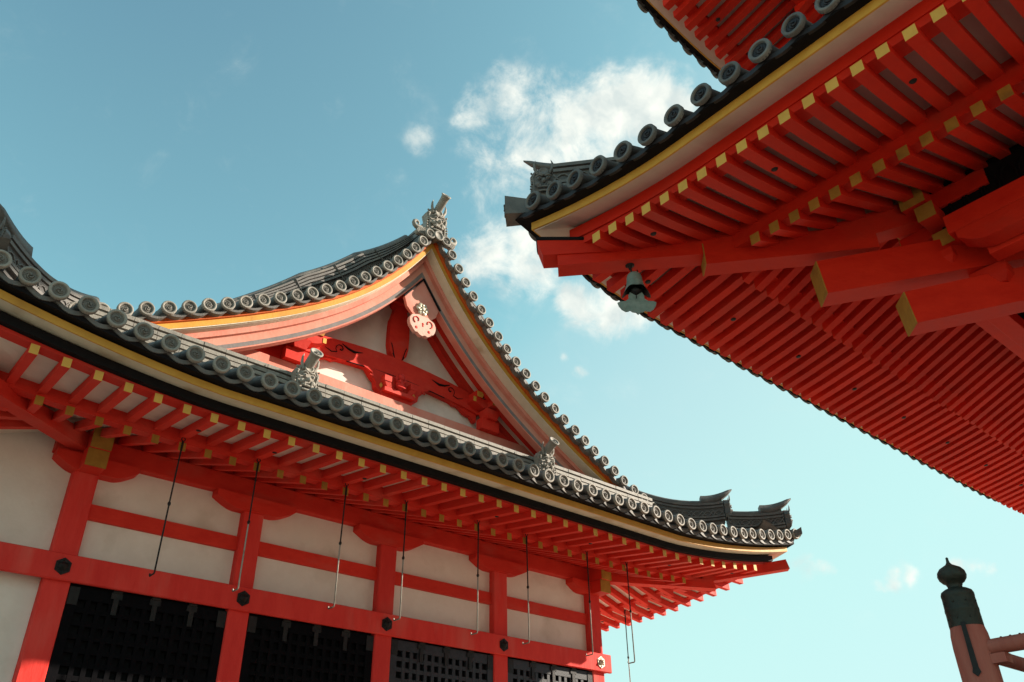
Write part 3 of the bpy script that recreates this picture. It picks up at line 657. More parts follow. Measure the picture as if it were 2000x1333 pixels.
# ---- demon-face ridge end tiles (front faces -Y at origin, base centre at origin, height ~0.6)
def onigawara(s=1.0, tube=True, scrolls=True, tl=.42, tilt=.55, horns=True):
    m = MB()
    bodyo = [(-.20, 0), (-.235, .12), (-.20, .30), (-.235, .44), (-.17, .56), (-.08, .62), (.08, .62), (.17, .56), (.235, .44), (.20, .30), (.235, .12), (.20, 0)]
    m.prism([(a*s, b*s) for a, b in bodyo], lambda a, b, t: Vector((a, -.05*s+t, b)), .16*s)
    for sd in (-1, 1):                         # beaded frame
        for k in range(9):
            q = k/8; x = lerp(.205, .215, q)+.02*math.sin(q*6); m.ball((sd*x*s, -.06*s, (.06+.46*q)*s), .021*s, 0, 7)
        m.tube([(sd*.17*s, -.06*s, .02*s), (sd*.17*s, -.065*s, .26*s), (sd*.19*s, -.065*s, .42*s), (sd*.14*s, -.06*s, .55*s)], .014*s, 6)
        m.ball((sd*.075*s, -.115*s, .36*s), (.042*s, .03*s, .034*s), 0, 9)           # eyes
        m.ball((sd*.075*s, -.140*s, .355*s), .017*s, 1, 7)
        m.tube([(sd*.02*s, -.12*s, .405*s), (sd*.08*s, -.135*s, .425*s), (sd*.14*s, -.10*s, .40*s)], [.016*s, .024*s, .010*s], 7)  # brow
        m.ball((sd*.10*s, -.09*s, .25*s), (.055*s, .04*s, .05*s), 0, 9)              # cheek
        m.tube([(sd*.06*s, -.12*s, .16*s), (sd*.065*s, -.14*s, .20*s), (sd*.06*s, -.14*s, .235*s)], [.014*s, .011*s, .003*s], 6)   # fang
        if horns: m.tube([(sd*.10*s, -.06*s, .50*s), (sd*.15*s, -.09*s, .60*s), (sd*.155*s, -.10*s, .70*s), (sd*.13*s, -.10*s, .78*s)], [.034*s, .028*s, .018*s, .003*s], 8)
        if scrolls:
            sp = [(sd*(.26+.11*t_), .0, .02+.03*t_) for t_ in (0, .5)]
            pts = [(sd*(.22+.05*k)*s, -.0, (.015+.02*k)*s) for k in range(3)]+[(sd*(.40+.085*math.cos(-1.4+k*.62)*(1-.08*k))*s, 0, (.13+.085*math.sin(-1.4+k*.62)*(1-.08*k))*s) for k in range(9)]
            m.tube(pts, [.05*s]*3+[(.044-.0035*k)*s for k in range(9)], 8)
            for c, rr in (((.27, -.02), .075), ((.36, -.05), .06)):
                for q in (1, .62, .3): m.tube([(sd*c[0]*s+rr*q*s*math.cos(R(30*k)), -.05*s, c[1]*s+rr*q*s*math.sin(R(30*k))) for k in range(13)], .010*s, 5)
                m.lathe([(0, .045*s), (rr*s, .04*s), (rr*s, -.04*s)], (sd*c[0]*s, 0, c[1]*s), (0, -1, 0), 14)
    m.ball((0, -.14*s, .28*s), (.04*s, .05*s, .045*s), 0, 9)                          # nose
    m.tube([(-.11*s, -.09*s, .19*s), (0, -.125*s, .165*s), (.11*s, -.09*s, .19*s)], .022*s, 7)
    m.tube([(-.09*s, -.08*s, .11*s), (0, -.11*s, .095*s), (.09*s, -.08*s, .11*s)], .020*s, 7)
    m.box(-.085*s, .085*s, -.085*s, -.06*s, .115*s, .17*s, 1)
    m.lathe([(.085*s, 0), (.085*s, .03*s), (.065*s, .034*s), (.06*s, .02*s), (0, .02*s)], (0, -.08*s, .52*s), (0, -1, .1), 18)
    me1 = m
    if tube:
        ax = Vector((0, -math.cos(tilt), math.sin(tilt)))
        c = Vector((0, -.02*s, .58*s))
        m.lathe([(.075, -.15), (.075, tl*.8), (.082, tl), (.098, tl+.012), (.098, tl+.03), (.075, tl+.03), (.070, tl+.016), (0, tl+.016)], c, ax, 18)
        e = c+ax*(tl+.022); u = Vector((1, 0, 0)); w = ax.cross(u)
        m.tube([e+(u*math.cos(k*.7)+w*math.sin(k*.7))*(.008+.005*k) for k in range(9)], .007, 5, 1)
    return m
def put_mesh(t, name, mb, mats, p, rz=0): return link(name, mb.mesh(name, mats), t, Vector(p)-t.location, rz)
TL = [M['tilel'], M['tiled']]
# main ridge and its end tile
m = MB()
for k in range(6): m.box(4.4-.17-.01*(k % 2), 4.4+.17+.01*(k % 2), -.80, 9, 11.12+.07*k, 11.175+.07*k)
m.box(4.25, 4.55, -.78, 9, 11.0, 11.52, 1); m.tube([(4.4, -.82, 11.56), (4.4, 9, 11.56)], .09, 12)
part(hall, 'main_ridge', m, [M['tile'], M['tiled']])
put_mesh(hall, 'ridge_end_tile', onigawara(.98, True, True, .34, .62), TL, (4.4, -.92, 11.20))
m = MB(); m.lathe([(.099, 0), (.099, .02), (.075, .024), (.07, .01), (0, .01)], (4.4, -1.04, 11.16), (0, -1, 0), 20); m.tube([(4.4, -1.04, 11.16), (4.4, -.8, 11.2)], .085, 12)
part(hall, 'verge_tile', m, TL)
for sd in (-1, 1):
    put_mesh(hall, 'ridge_end_tile', onigawara(.80, True, False, .24, .55), TL, (4.4+sd*2.25, -1.22, 7.06))
    m = MB()                                   # stub ridge behind it running up to the gable
    for k in range(4): m.box(4.4+sd*2.25-.12, 4.4+sd*2.25+.12, -1.20, -.95, 7.05+.07*k, 7.105+.07*k)
    m.box(4.4+sd*2.25-.10, 4.4+sd*2.25+.10, -1.19, -.95, 6.95, 7.33, 1)
    for q in (-1, 1):
        for k in range(3): m.strip([[(4.4+sd*2.25+q*(.10+.28*i/8), -1.12+.1*i/8, 7.34-.06*k-.13*(i/8)**.6) for i in range(9)], [(4.4+sd*2.25+q*(.10+.28*i/8), -1.02+.1*i/8, 7.34-.06*k-.13*(i/8)**.6-.045) for i in range(9)]])
    part(hall, 'stub_ridge', m, [M['tile'], M['tiled']])
# hip ridges: two stages on each front corner
def hip_ridge(t, P, stages, mats):
    """P(d,o,z): d along the hip towards the corner, o sideways"""
    for (d0, d1, zf, h, oni) in stages:
        m = MB(); N = 12
        for (o0, o1, a, b, mi) in ((-.10, .10, -.12, h, 1), (-.135, .135, h-.03, h+.015, 0), (-.125, .125, h-.09, h-.05, 0), (-.14, .14, .0, .035, 0), (-.15, .15, -.06, -.025, 0)):
            m.sweep([[P(lerp(d0, d1, i/N), o0, zf(lerp(d0, d1, i/N))+a), P(lerp(d0, d1, i/N), o1, zf(lerp(d0, d1, i/N))+a), P(lerp(d0, d1, i/N), o1, zf(lerp(d0, d1, i/N))+b), P(lerp(d0, d1, i/N), o0, zf(lerp(d0, d1, i/N))+b)] for i in range(N+1)], mi)
        m.tube([P(lerp(d0, d1, i/N), 0, zf(lerp(d0, d1, i/N))+h+.05) for i in range(N+1)], .06, 10, 0)
        o = part(t, 'hip_ridge', m, mats)
        w = MB(); K = max(3, int(abs(d1-d0)/.14))           # openwork tiles on both flanks
        for k in range(K):
            for sg in (-1, 1):
                da, db = lerp(d0, d1, k/K), lerp(d0, d1, (k+1)/K); y = sg*.108
                for row in range(max(1, int((h-.12)/.10))):
                    z0 = .045+row*.10
                    for f in (0, 1):
                        w.tube([P(lerp(da, db, q/5), y, zf(lerp(da, db, q/5))+z0+(.095*math.sin(math.pi*q/5) if f else .095*(1-math.sin(math.pi*q/5)))) for q in range(6)], .010, 5)
        sub(o, 'openwork_tiles', w, mats[0])
def slopez(d): return 0
for sx, xc in ((1, 8.8), (-1, 0.0)):
    P = lambda d, o, z, sx=sx, xc=xc: Vector((xc+sx*d+o*.7071*sx, -d+o*.7071, z))
    zf1 = lambda d: 7.34-.30*(d-.5)/1.4+.06*((d-1.0)**2)
    zf2 = lambda d: 7.05-.33*(d-1.85)/.85+.24*((d-1.85)/.85)**2
    hip_ridge(hall, P, [(.55, 1.84, lambda d: 7.585-.306*(d-.9)+.388*(d-.9)*(d-1.44)-.33, .28, 1), (1.88, 2.60, lambda d: 7.20-.10*(d-1.88)+.26*(d-1.88)*(d-2.2)-.29, .24, 1)], [M['tile'], M['tiled']])
    ang = R(45) if sx > 0 else R(-45)
    for (d, z, s) in ((1.90, 7.10, .58), (2.66, 6.87, .55)):
        put_mesh(hall, 'ridge_end_tile', onigawara(s, False, False), [M['tile'], M['tiled']], P(d, 0, z), ang)
        m = MB()                               # upswept pointed tile on top
        rings = []
        for k in range(8):
            q = k/7; dd = d-.34+.44*q; zz = z+.355+.22*q**2.0; w_ = .10*(1-q)**.45+.012; hh = .080*(1-q)**.5+.012
            rings.append([P(dd, -w_, zz-hh), P(dd, w_, zz-hh), P(dd, w_*.7, zz+hh), P(dd, -w_*.7, zz+hh)])
        m.sweep(rings, 0, True); part(hall, 'upswept_ridge_tile', m, M['tile'])
    m = MB(); rings = []                       # flared corner tile at the very eave corner
    for k in range(6):
        q = k/5; dd = 2.60+.20*q; zz = 6.72+.08*q**2; w_ = .08+.03*q; hh = .045+.025*q
        rings.append([P(dd, -w_, zz-hh), P(dd, w_, zz-hh), P(dd, w_, zz+hh*.8), P(dd, 0, zz+hh*.4), P(dd, -w_, zz+hh*.8)])
    m.sweep(rings, 0); part(hall, 'corner_tile', m, M['tile'])

# ================================================================== plaster wall continuing left of the hall
wall = thing('plaster_wall', 'white plaster wall running left from the corner column under the vermilion tie beam', 'wall', (-2.2, .1, 0))
m = MB(); m.box(-4.2, -.146, .04, .14, 4.6, 6.22); part(wall, 'plaster_panel', m, M['white'])
m = MB(); m.box(-4.2, -.146, .041, .14, 0, 4.597); part(wall, 'plaster_panel', m, M['white'])

# ================================================================== hanging hook rods of the shutters
RODS = [(.62, -1.45, 5.94, 4.31, 'leftmost hook rod, dark all the way down, hanging before the first wall bay'),
        (1.57, -1.45, 5.94, 4.31, 'second hook rod from the left, pale lower half in front of the second column'),
        (2.82, -1.45, 5.95, 4.31, 'third hook rod from the left, hanging before the right part of the second wall bay'),
        (3.77, -1.45, 5.95, 4.31, 'fourth hook rod from the left, hanging just right of the third column'),
        (5.04, -1.45, 5.95, 4.31, 'fifth hook rod from the left, hanging just left of the fourth column'),
        (5.98, -1.45, 5.95, 4.31, 'sixth hook rod from the left, hanging just right of the fourth column'),
        (7.28, -1.45, 5.95, 4.31, 'seventh hook rod from the left, hanging in front of the right corner column'),
        (8.22, -1.45, 5.95, 4.31, 'hook rod hanging against the sky right of the corner column, its whole hook in view'),
        (10.25, .48, 5.79, 4.15, 'farthest hook rod, under the right side eave, its lower end cut by the frame')]
for x, y, zt, zb, lab in RODS:
    t = thing('hook_rod', lab, 'hook rod', (x, y, zb), 'iron rods hanging from the hall eaves')
    zm = lerp(zt, zb, .52); sw = random.uniform(-.012, .012)
    m = MB(); m.tube([(x, y, zt+.03), (x, y, zt-.03)], .014, 8); m.lathe([(.03, 0), (.03, .012), (.018, .02)], (x, y, zt+.03), (0, 0, -1), 10)
    m.tube([(x+.022*math.cos(R(30*k)), y, zt-.055+.022*math.sin(R(30*k))) for k in range(13)], .006, 6); part(t, 'eye_bolt', m, M['iron'])
    m = MB(); m.tube([(x, y, zt-.075), (x+sw*.5, y, lerp(zt, zm, .5)), (x+sw, y, zm)], .0095, 8)
    m.ball((x+sw, y, zm), (.020, .020, .028), 0, 8); m.tube([(x, y, zt-.08), (x, y, zt-.20)], .013, 8); part(t, 'upper_rod', m, M['iron'])
    m = MB(); m.tube([(x+sw, y, zm), (x+sw, y, zb+.012), (x+sw, y+.012, zb), (x+sw, y+.13, zb), (x+sw, y+.14, zb+.012), (x+sw, y+.14, zb+.03)], .0095, 8); part(t, 'lower_hook', m, M['steel'] if x > 1 else M['iron'])  # lower halves coloured pale as if sunlit, leftmost dark as if in shadow

# ================================================================== THE PAGODA ON THE RIGHT
pag = thing('pagoda', 'vermilion pagoda whose deep overhanging eaves fill the upper right, gold tipped rafters', 'pagoda', (8.3, -11.97, 0))
CX0, CX1, CY1, CY0 = 2.02, 14.58, -5.68, -18.24
def plift(ext0, ext1):
    def f(s):
        a = min(abs(s-ext0), abs(s-ext1)); return .25*max(0, (1.95-a)/1.57)**1.7
    return f
def pagoda_tier(dz, inset, full):
    x0, x1, y1, y0 = CX0+inset, CX1-inset, CY1-inset, CY0+inset
    FA = lambda s, u, z: Vector((x0+u, s, z+dz)); FB = lambda s, u, z: Vector((s, y1-u, z+dz))
    FC = lambda s, u, z: Vector((x1-u, s, z+dz)); FD = lambda s, u, z: Vector((s, y0+u, z+dz))
    la, lb = plift(y0, y1), plift(x0, x1)
    Z0 = 6.985                                  # tile disc centre
    sides = [(FA, y0, y1, la), (FB, x0, x1, lb), (FC, y0, y1, la), (FD, x0, x1, lb)]
    for F, a, b, l in sides:
        for (n, u0, u1, zb, zt, mt, k) in (('tile_batten', .050, .22, (6.862, 6.872), (6.90, 6.98), 'black', 1), ('gold_eave_strip', .165, .182, 6.778, 6.868, 'gold', .95),
                                           ('white_eave_board', .185, .47, (6.782, 6.868), (6.868, 6.95), 'board', .9), ('eave_beam', .435, .60, 6.728, 6.862, 'redp', .75), ('eave_beam', .447, .60, 6.645, 6.725, 'redp', .7)):
            m = MB(); lin(F, m, a, b, u0, u1, zb, zt, l, k, flat=(1, 1), N=60); part(pag, n, m, M[mt])
        soffit(pag, F, a, b, [(.61, 6.694), (1.49, 6.878)], l, 'boardp', ks=(.6, .25), N=50); soffit(pag, F, a, b, [(1.605, 6.692), (3.9, 7.66)], l, 'boardp', ks=(.3, 0), N=50)
        m = MB(); lin(F, m, a, b, 1.475, 1.60, 6.617, 6.89, l, .3, flat=(1, 1)); part(pag, 'rafter_beam', m, M['redp'])
        m = MB(); rows = []
        for j in range(8):
            u = .25+j/7*4.4; rows.append([F(lerp(a+u, b-u, i/30), u, 6.90+.47*u+.03*u*u+l(lerp(a, b, i/30))*max(0, 1-u/2.4)) for i in range(31)])
        m.strip(rows, 0, True); part(pag, 'tiled_roof', m, M['tiled'])
    return (FA, FB, la, lb, Z0, x0, x1, y0, y1)
def pagoda_rafters(F, rng, s0, c0, c1, l, pit, fast=False):
    for i in rng:
        s = s0+i*pit; uc = min(abs(s-c0), abs(s-c1)); L = l(s)
        if uc > .6:
            u1 = min(1.50, uc-.09); q = (u1-.38)/1.04
            rafter(pag, F, 'flying_rafter', s, .375, u1, 6.535+L*.6, 6.535+.21*(u1-.375)+L*lerp(.6, .25, q), .098, .106, red='redp', hole=.42 if i % 6 == 2 else None, bow=.012)
        if uc > 1.72:
            u1 = min(3.75, uc-.09); rafter(pag, F, 'base_rafter', s, 1.43, u1, 6.50+L*.3, 6.50+.42*(u1-1.43), .098, .115, red='redp')
FA, FB, la, lb, Z0, px0, px1, py0, py1 = pagoda_tier(0, 0, True)
PP = .2068
pagoda_rafters(FA, range(0, 24), -6.52, py1, py0, lambda s: la(s), -PP)
pagoda_rafters(FB, range(0, 54), 2.86, px0, px1, lb, PP)
# round tiles
def ptiles(F, s0, n, pit, c, rz, l, dz=0):
    m = MB(); pan_sheet(F, m, s0 if pit > 0 else s0+pit*n, abs(pit), n, .045, .9, Z0-.05, l); part(pag, 'pan_tiles', m, M['tiled'])
PTP = .293
m = MB(); pan_sheet(FA, m, -6.06-PTP*40, PTP, 41, .045, .9, Z0-.05, la, depth=.035); part(pag, 'pan_tiles', m, M['tilek'])
m = MB(); pan_sheet(FB, m, 2.38, PTP, 40, .045, .9, Z0-.05, lb); part(pag, 'pan_tiles', m, M['tilek'])
RIBS = rib_mesh(.30, .36, mt='tiled'); RIBP = rib_mesh(1.5, .40, curve=.03, mt='tiled')
for i in range(26):
    y = -6.06-PTP*i; put_tile(pag, 'eave_tile', RIBS if i < 3 else RIBP, (2.03, y, Z0+la(y)), R(-90), MEDP)
for i in range(40):
    x = 2.40+PTP*i; put_tile(pag, 'eave_tile', RIBS if i < 3 else RIBP, (x, -5.69, Z0+lb(x)), R(180), MEDP)
# hip rafters and tail rafters at the near corner
D = lambda d, z, o: Vector((2.36+d+o*.7071, -6.02-d+o*.7071, z))
def hipbeam(name, d0, d1, zb0, zb1, h0, h1, w, cap=True, mat='redp', cut=0.0):
    m = MB(); m.hexa([D(d0, zb0, -w), D(d0, zb0, w), D(d1, zb1, w), D(d1, zb1, -w), D(d0+cut, zb0+h0, -w), D(d0+cut, zb0+h0, w), D(d1, zb1+h1, w), D(d1, zb1+h1, -w)])
    o = part(pag, name, m, M[mat])
    if cap:
        e = -.001; c = MB(); c.hexa([D(d0-.008, zb0-e, -w-e), D(d0-.008, zb0-e, w+e), D(d0+.003, zb0-e, w+e), D(d0+.003, zb0-e, -w-e), D(d0+cut-.008, zb0+h0+e, -w-e), D(d0+cut-.008, zb0+h0+e, w+e), D(d0+cut+.003, zb0+h0+e, w+e), D(d0+cut+.003, zb0+h0+e, -w-e)])
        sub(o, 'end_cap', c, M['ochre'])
    return o
hipbeam('hip_rafter', 0.0, 1.55, 6.535, 6.60, .25, .25, .095, cap=False)
m = MB(); m.hexa([D(-.10, 6.66, -.11), D(-.10, 6.66, .11), D(.55, 6.66, .11), D(.55, 6.66, -.11), D(-.14, 6.86, -.11), D(-.14, 6.86, .11), D(.55, 6.80, .11), D(.55, 6.80, -.11)]); part(pag, 'hip_rafter', m, M['redp'])
hipbeam('hip_rafter', 1.0, 2.16, 6.45, 6.54, .25, .28, .10)
m = MB(); m.hexa([D(1.9, 6.60, -.098), D(1.9, 6.60, .098), D(4, 7.45, .098), D(4, 7.45, -.098), D(1.9, 6.85, -.098), D(1.9, 6.85, .098), D(4, 7.75, .098), D(4, 7.75, -.098)]); part(pag, 'hip_rafter', m, M['redp'])
hipbeam('tail_rafter', 1.74, 3.6, 6.03, 6.42, .37, .38, .115, cut=-.02)
hipbeam('tail_rafter', 2.24, 3.6, 5.66, 6.02, .34, .35, .115, cut=-.02)
m = MB(); m.hexa([D(-.14, 6.845, -.118), D(-.14, 6.845, .118), D(.30, 6.805, .118), D(.30, 6.805, -.118), D(-.145, 6.885, -.118), D(-.145, 6.885, .118), D(.30, 6.84, .118), D(.30, 6.84, -.118)]); part(pag, 'corner_strap', m, M['black'])
# outer purlins crossing at the corner, stepped bracket ends
PX, PY = 4.72, -8.38
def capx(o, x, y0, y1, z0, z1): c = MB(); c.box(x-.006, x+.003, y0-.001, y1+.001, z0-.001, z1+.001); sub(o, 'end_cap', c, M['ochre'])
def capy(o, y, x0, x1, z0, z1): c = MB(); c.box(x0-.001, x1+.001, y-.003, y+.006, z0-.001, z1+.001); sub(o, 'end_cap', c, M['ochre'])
m = MB(); m.cbox(PX-.10, PX+.10, -15.6, -8.80, 6.44, 6.64, .006); part(pag, 'purlin', m, M['redp'])
m = MB(); m.cbox(PX+.42, 12.0, PY-.10, PY+.10, 6.443, 6.643, .006); part(pag, 'purlin', m, M['redp'])
m = MB(); m.cbox(PX+.12, PX+.30, -15.6, -9.0, 6.20, 6.36, .006); part(pag, 'purlin', m, M['redp'])
m = MB(); m.cbox(PX+.62, 12.0, PY-.30, PY-.12, 6.203, 6.363, .006); part(pag, 'purlin', m, M['redp'])
# carved frieze between purlin and rafters, flat black to paint in deep shade
m = MB(); m.box(PX+.14, PX+.18, -15.6, -8.7, 6.60, 7.16)
for k in range(40):
    y = -8.9-.16*k
    for q in (0, 1): m.tube([(PX+.135, y-.07*math.cos(a*.7+q*3.14), 6.88+.13*math.sin(a*.7)*(1 if q else -1)) for a in range(7)], .016, 5, 0)
part(pag, 'shade_frieze', m, M['black'])
m = MB(); m.box(PX+.3, 12, PY-.18, PY-.14, 6.60, 7.16); part(pag, 'shade_frieze', m, M['black'])
# corner stack of bracket heads stepping inwards, each with a yellow end
for xe, ye, z0, z1, w in ((4.60, -8.60, 6.90, 7.10, .115), (4.61, -8.68, 6.70, 6.86, .085), (4.84, -8.70, 6.50, 6.66, .10)):
    m = MB(); m.cbox(xe, xe+.95, ye-w, ye+w, z0, z1, .006); o = part(pag, 'bracket_head', m, M['redp']); capx(o, xe, ye-w, ye+w, z0, z1)
    yy = -6.02-(xe-2.36); xx = 2.36+(-6.02-ye)
    m = MB(); m.cbox(xx-w, xx+w, yy-.95, yy, z0+.004, z1-.004, .006); o = part(pag, 'bracket_head', m, M['redp']); capy(o, yy, xx-w, xx+w, z0+.004, z1-.004)
# body: columns, walls, bracket blocks
BX0, BX1, BY1, BY0 = 5.75, 10.85, -9.40, -14.5
for x in (BX0, BX0+1.7, BX1-1.7, BX1):
    for y in (BY1, BY0):
        m = MB(); m.lathe([(.19, 0), (.19, 6.3)], (x, y, 0), n=18); part(pag, 'column', m, M['redp'])
for y in (BY1-1.7, BY0+1.7):
    m = MB(); m.lathe([(.19, 0), (.19, 6.3)], (BX0, y, 0), n=18); part(pag, 'column', m, M['redp'])
m = MB(); m.box(BX0+.05, BX1-.05, BY0+.05, BY1-.05, 0, 7.6); part(pag, 'wall', m, M['white'])
for z0, z1 in ((6.05, 6.3), (5.2, 5.45)):
    m = MB(); m.cbox(BX0-.12, BX1+.12, BY1-.12, BY1+.12, z0, z1); part(pag, 'tie_beam', m, M['redp'])
    m = MB(); m.cbox(BX0-.125, BX0+.125, BY0-.12, BY1+.125, z0+.003, z1-.003); part(pag, 'tie_beam', m, M['redp'])
def block(m, x, y, z, s=.15, h=.17):
    m.hexa([(x-s*.68, y-s*.68, z), (x+s*.68, y-s*.68, z), (x+s*.68, y+s*.68, z), (x-s*.68, y+s*.68, z), (x-s, y-s, z+h*.45), (x+s, y-s, z+h*.45), (x+s, y+s, z+h*.45), (x-s, y+s, z+h*.45)])
    m.box(x-s, x+s, y-s, y+s, z+h*.45, z+h)
for k, (o, z) in enumerate(((.27, 6.42), (.54, 6.42+.0), (.80, 6.42))):
    pass
for ax_ in (0, 1):                               # bracket arms reaching out from each column to the purlin
    for q in (0, 1.7, 3.4, 5.1):
        m = MB()
        for lev, (o, z) in enumerate(((.30, 6.30), (.58, 6.50))):
            if ax_ == 0: bx, by = BX0-o, BY1-q
            else: bx, by = BX0+q, BY1+o
            if ax_ == 0: m.cbox(bx-.04, BX0, by-.08, by+.08, z, z+.17, .006); m.cbox(bx-.08, bx+.08, by-.50, by+.50, z+.18, z+.33, .006)
            else: m.cbox(bx-.08, bx+.08, BY1, by+.04, z, z+.17, .006); m.cbox(bx-.50, bx+.50, by-.08, by+.08, z+.18, z+.33, .006)
            for e in (-.42, 0, .42): block(m, bx+(e if ax_ else 0), by+(0 if ax_ else e), z+.335, .10, .12)
        part(pag, 'bracket_set', m, M['redp'])
m = boat(4.98, 5.8, lambda a, b, t: Vector((a, -8.48+t, b)), .2, 6.437, .20); part(pag, 'bracket_arm', m, M['redp'])
m = boat(-9.7, -8.86, lambda a, b, t: Vector((4.62+t, a, b)), .2, 6.434, .20); part(pag, 'bracket_arm', m, M['redp'])
m = MB(); block(m, 4.94, -8.60, 6.30, .13, .14); part(pag, 'bearing_block', m, M['redp'])
m = MB(); block(m, 5.22, -8.88, 6.05, .16, .18); part(pag, 'bearing_block', m, M['redp'])
# near corner roof ridge with demon tile and flared corner tile
P = lambda d, o, z: Vector((2.36+d+o*.7071, -6.02-d+o*.7071, z))
hip_ridge(pag, lambda d, o, z: P(-d, o, z), [(-2.6, -.0, lambda d: 7.56+.10*(-d), .26, 1)], [M['tile'], M['tiled']])
put_mesh(pag, 'ridge_end_tile', onigawara(.62, False, False), [M['tile'], M['tiled']], P(-.07, 0, 7.48), R(-45))
m = MB(); rings = []
for k in range(8):
    q = k/7; dd = .18-.40*q; zz = 7.86+.17*q**2; w_ = .07*(1-q)**.6+.006; hh = .045*(1-q)**.5+.006
    rings.append([P(dd, -w_, zz-hh), P(dd, w_, zz-hh), P(dd, w_*.7, zz+hh), P(dd, -w_*.7, zz+hh)])
m.sweep(rings, 0, True); part(pag, 'upswept_ridge_tile', m, M['tile'])
m = MB(); rings = []
for k in range(6):
    q = k/5; dd = 0.0-.36*q; zz = 7.29+.05*q; w_ = .085+.02*q; hh = .06+.06*q
    rings.append([P(dd, -w_, zz-hh), P(dd, w_, zz-hh), P(dd, w_, zz+hh), P(dd, 0, zz+hh*.6), P(dd, -w_, zz+hh)])
m.sweep(rings, 0); o = part(pag, 'corner_tile', m, M['tile'])
m = MB()
for sd in (-1, 1): m.tube([P(-.365, sd*(.05+.03*math.cos(k*.75)*(1-k*.07)), 7.33+.05*math.sin(k*.75)*(1-k*.07)) for k in range(8)], .009, 5)
sub(o, 'tile_scroll', m, M['tiled'])
# second storey: eaves seen from below at the top of the frame
DZ2 = 4.0
F2A, F2B, l2a, l2b, _, qx0, qx1, qy0, qy1 = pagoda_tier(DZ2, .90, False)
pagoda_rafters(F2B, range(-1, 19), qx0+.84, qx0, qx1, l2b, PP)
m = MB(); pan_sheet(F2B, m, qx0+.4, PTP, 38, .045, .9, Z0-.05, l2b); part(pag, 'pan_tiles', m, M['tilek'])
for i in range(16):
    x = qx0+.42+PTP*i; put_tile(pag, 'eave_tile', RIBS, (x, qy1-.01, Z0+DZ2+l2b(x)), R(180), MEDP)
m = MB(); m.box(BX0+.45, BX1-.45, BY0+.45, BY1-.45, 8.2, 11.9); part(pag, 'wall', m, M['white'])
# third storey (above the frame)
pagoda_tier(8.0, 1.7, False)
m = MB(); m.box(BX0+.8, BX1-.8, BY0+.8, BY1-.8, 12.3, 15.8); part(pag, 'wall', m, M['white'])
m = MB(); rows = []
for j in range(8):
    q = j/7; hw_ = lerp(1.6, .2, q)+.0; rows.append([(8.3+sx*hw_, -11.96+sy*hw_, 17.2+2.2*q**1.2) for sx, sy in ((-1, -1), (1, -1), (1, 1), (-1, 1), (-1, -1))])
m.strip(rows); m.tube([(8.3, -11.96, 19.2), (8.3, -11.96, 29)], [.2, .06], 10); part(pag, 'spire', m, M['bronze'])

# veranda floor round the pagoda, the balustrade stands at its corner
m = MB(); m.box(3.25, 13.3, -15.7, -8.33, 1.80, 1.95); part(pag, 'veranda', m, M['deck'])
# ================================================================== wind bell
bell = thing('wind_bell', 'green verdigris wind bell with petal shaped wind plate hanging from the hip beam', 'bell', (2.855, -6.515, 6.0))
bx, by = 2.855, -6.515
m = MB(); m.lathe([(.045, 0), (.045, .012), (.02, .02), (.012, .06)], (bx, by, 6.565), (0, 0, -1), 14)
m.tube([(bx, by, 6.53), (bx+.01, by-.005, 6.48), (bx+.035, by-.03, 6.455), (bx+.055, by-.045, 6.475), (bx+.05, by-.04, 6.505)], [.010, .009, .008, .007, .004], 8); part(bell, 'hook', m, M['iron'])
cx, cy = bx+.022, by-.018
m = MB(); n = 48; rows = []
A0 = math.atan2(-.6525, .7577)
def bring(r_, z, leg=0.0, flare=0.0):
    ring = []
    for k in range(n+1):
        a = 2*math.pi*k/n; c_ = abs(math.cos(a))**7; c2 = abs(math.sin(a))**14   # long petals left and right, short ones front and back
        rr = r_+flare*c_; ring.append((cx+rr*math.cos(a+A0), cy+rr*math.sin(a+A0), z-leg*(c_+.12*c2)))
    return ring
for r_, z in ((.006, 6.462), (.030, 6.458), (.052, 6.448), (.066, 6.430), (.073, 6.405), (.076, 6.37), (.078, 6.345), (.0815, 6.342), (.0815, 6.332), (.080, 6.328), (.084, 6.31), (.092, 6.29)): rows.append(bring(r_, z))
for leg, fl, r_, z in ((.025, .006, .096, 6.280), (.060, .022, .098, 6.274), (.095, .040, .0985, 6.270)): rows.append(bring(r_, z, leg, fl))
m.strip(rows, 0, True)
m.strip([[(cx+(p[0]-cx)*.94, cy+(p[1]-cy)*.94, p[2]) for p in r_] for r_ in rows[::-1]], 1, True)
part(bell, 'bell_body', m, [M['verd'], M['iron']])
m = MB(); m.tube([(cx, cy, 6.44), (cx, cy, 6.16)], .007, 6); m.lathe([(.012, 6.27), (.05, 6.26), (.056, 6.235), (.03, 6.215), (.008, 6.20)], (cx, cy, 0), n=16); part(bell, 'clapper', m, M['iron'])
hal = [(0, .17), (.055, .175), (.075, .14), (.075, .10), (.11, .072), (.155, .070), (.185, .055), (.175, .015), (.15, -.025), (.115, -.05), (.085, -.045), (.075, -.035), (.05, -.055), (.02, -.06), (0, -.085)]
out = [(a, b) for a, b in hal]+[(-a, b) for a, b in hal[-2:0:-1]]
dv = Vector((.7577, -.6525, 0)); nv = Vector((.6525, .7577, 0))
m = MB(); m.prism(out, lambda a, b, t: Vector((cx, cy, 6.06))+dv*a+nv*(t-.004)+Vector((0, 0, b)), .008); part(bell, 'wind_plate', m, M['verd'])

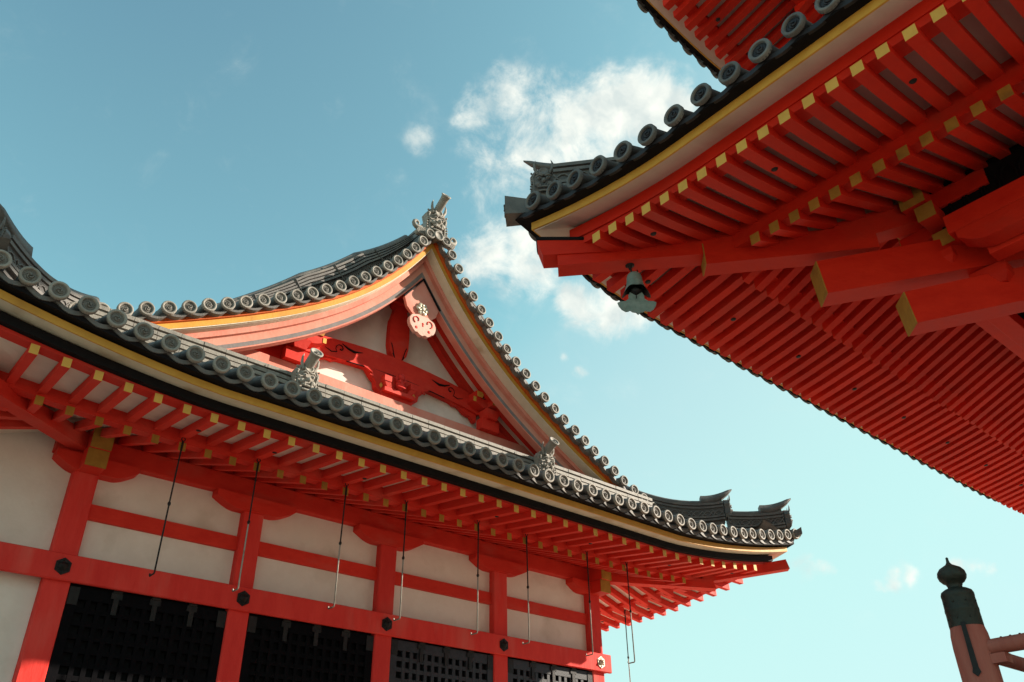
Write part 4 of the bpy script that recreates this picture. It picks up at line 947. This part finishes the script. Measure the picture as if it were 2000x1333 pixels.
# ================================================================== balustrade post with onion finial
px, py = 3.372, -8.452
bal = thing('balustrade', 'weathered pink balustrade post with dark onion finial and round rails, lower right corner', 'balustrade', (px, py, 0))
m = MB(); m.lathe([(.112, 0), (.112, 2.72), (.108, 2.79), (.099, 2.835), (.094, 2.85)], (px, py, 0), n=22); po = part(bal, 'post', m, M['rail'])
m = MB(); fd = (Vector((-2.334, -10.6825, 0))-Vector((px, py, 0))).normalized(); sd_ = Vector((-fd.y, fd.x, 0))
c0 = Vector((px, py, 0))+fd*.113
m.prism([(-.013, 2.85), (.013, 2.85), (.017, 2.58), (.024, 2.555), (0, 2.53), (-.024, 2.555), (-.017, 2.58)], lambda a, b, t: c0+sd_*(a-.015)+fd*(t-.02)+Vector((0, 0, b)), .026); sub(po, 'iron_strap', m, M['iron'])
m = MB(); m.lathe([(.100, 2.835), (.1005, 2.85), (.099, 2.925), (.101, 2.93), (.101, 2.945), (.099, 2.95), (.0975, 3.02), (.099, 3.026), (.099, 3.04), (.092, 3.058), (.070, 3.072), (.046, 3.080), (.043, 3.090), (.048, 3.100), (.050, 3.108),
     (.066, 3.118), (.082, 3.138), (.088, 3.160), (.083, 3.185), (.066, 3.207), (.040, 3.222), (.020, 3.234), (.011, 3.248), (.008, 3.268), (.009, 3.276), (.004, 3.282), (0, 3.283)], (px, py, 0), n=28)
for k in range(8):
    a = R(45*k); m.ball((px+.1*math.cos(a), py+.1*math.sin(a), 2.885), .007, 0, 6); m.ball((px+.099*math.cos(a), py+.099*math.sin(a), 2.985), .007, 0, 6)
part(bal, 'onion_finial', m, M['bronze'])
for (dx_, dy_, L) in ((0, -1, 1.6), (1, 0, 6.5)):
    m = MB(); a = Vector((px+dx_*.08, py+dy_*.08, 2.70)); b = a+Vector((dx_*L, dy_*L, 0)); m.tube([a, b], .046, 14)
    o = part(bal, 'handrail', m, M['rail'])
    s_ = MB()
    for k in range(3):
        q = a+Vector((dx_, dy_, 0))*(.10+.055*k)+Vector((0, 0, .044)); s_.ball(q, (.009, .009, .008), 0, 8)
    sub(o, 'rail_stud', s_, M['iron'])
    m = MB(); m.box(min(px, px+dx_*.19)-(.045 if dy_ else 0), max(px, px+dx_*.19)+(.045 if dy_ else 0), min(py, py+dy_*.19)-(.045 if dx_ else 0), max(py, py+dy_*.19)+(.045 if dx_ else 0), 2.60, 2.655); part(bal, 'rail_block', m, M['rail'])
    m = MB(); a = Vector((px+dx_*.08, py+dy_*.08, 2.44)); b = a+Vector((dx_*L, dy_*L, 0)); m.hexa([a+Vector((-.035*abs(dy_), -.035*abs(dx_), -.03)), a+Vector((.035*abs(dy_), .035*abs(dx_), -.03)), b+Vector((.035*abs(dy_), .035*abs(dx_), -.03)), b+Vector((-.035*abs(dy_), -.035*abs(dx_), -.03)),
        a+Vector((-.035*abs(dy_), -.035*abs(dx_), .03)), a+Vector((.035*abs(dy_), .035*abs(dx_), .03)), b+Vector((.035*abs(dy_), .035*abs(dx_), .03)), b+Vector((-.035*abs(dy_), -.035*abs(dx_), .03))]); part(bal, 'middle_rail', m, M['rail'])
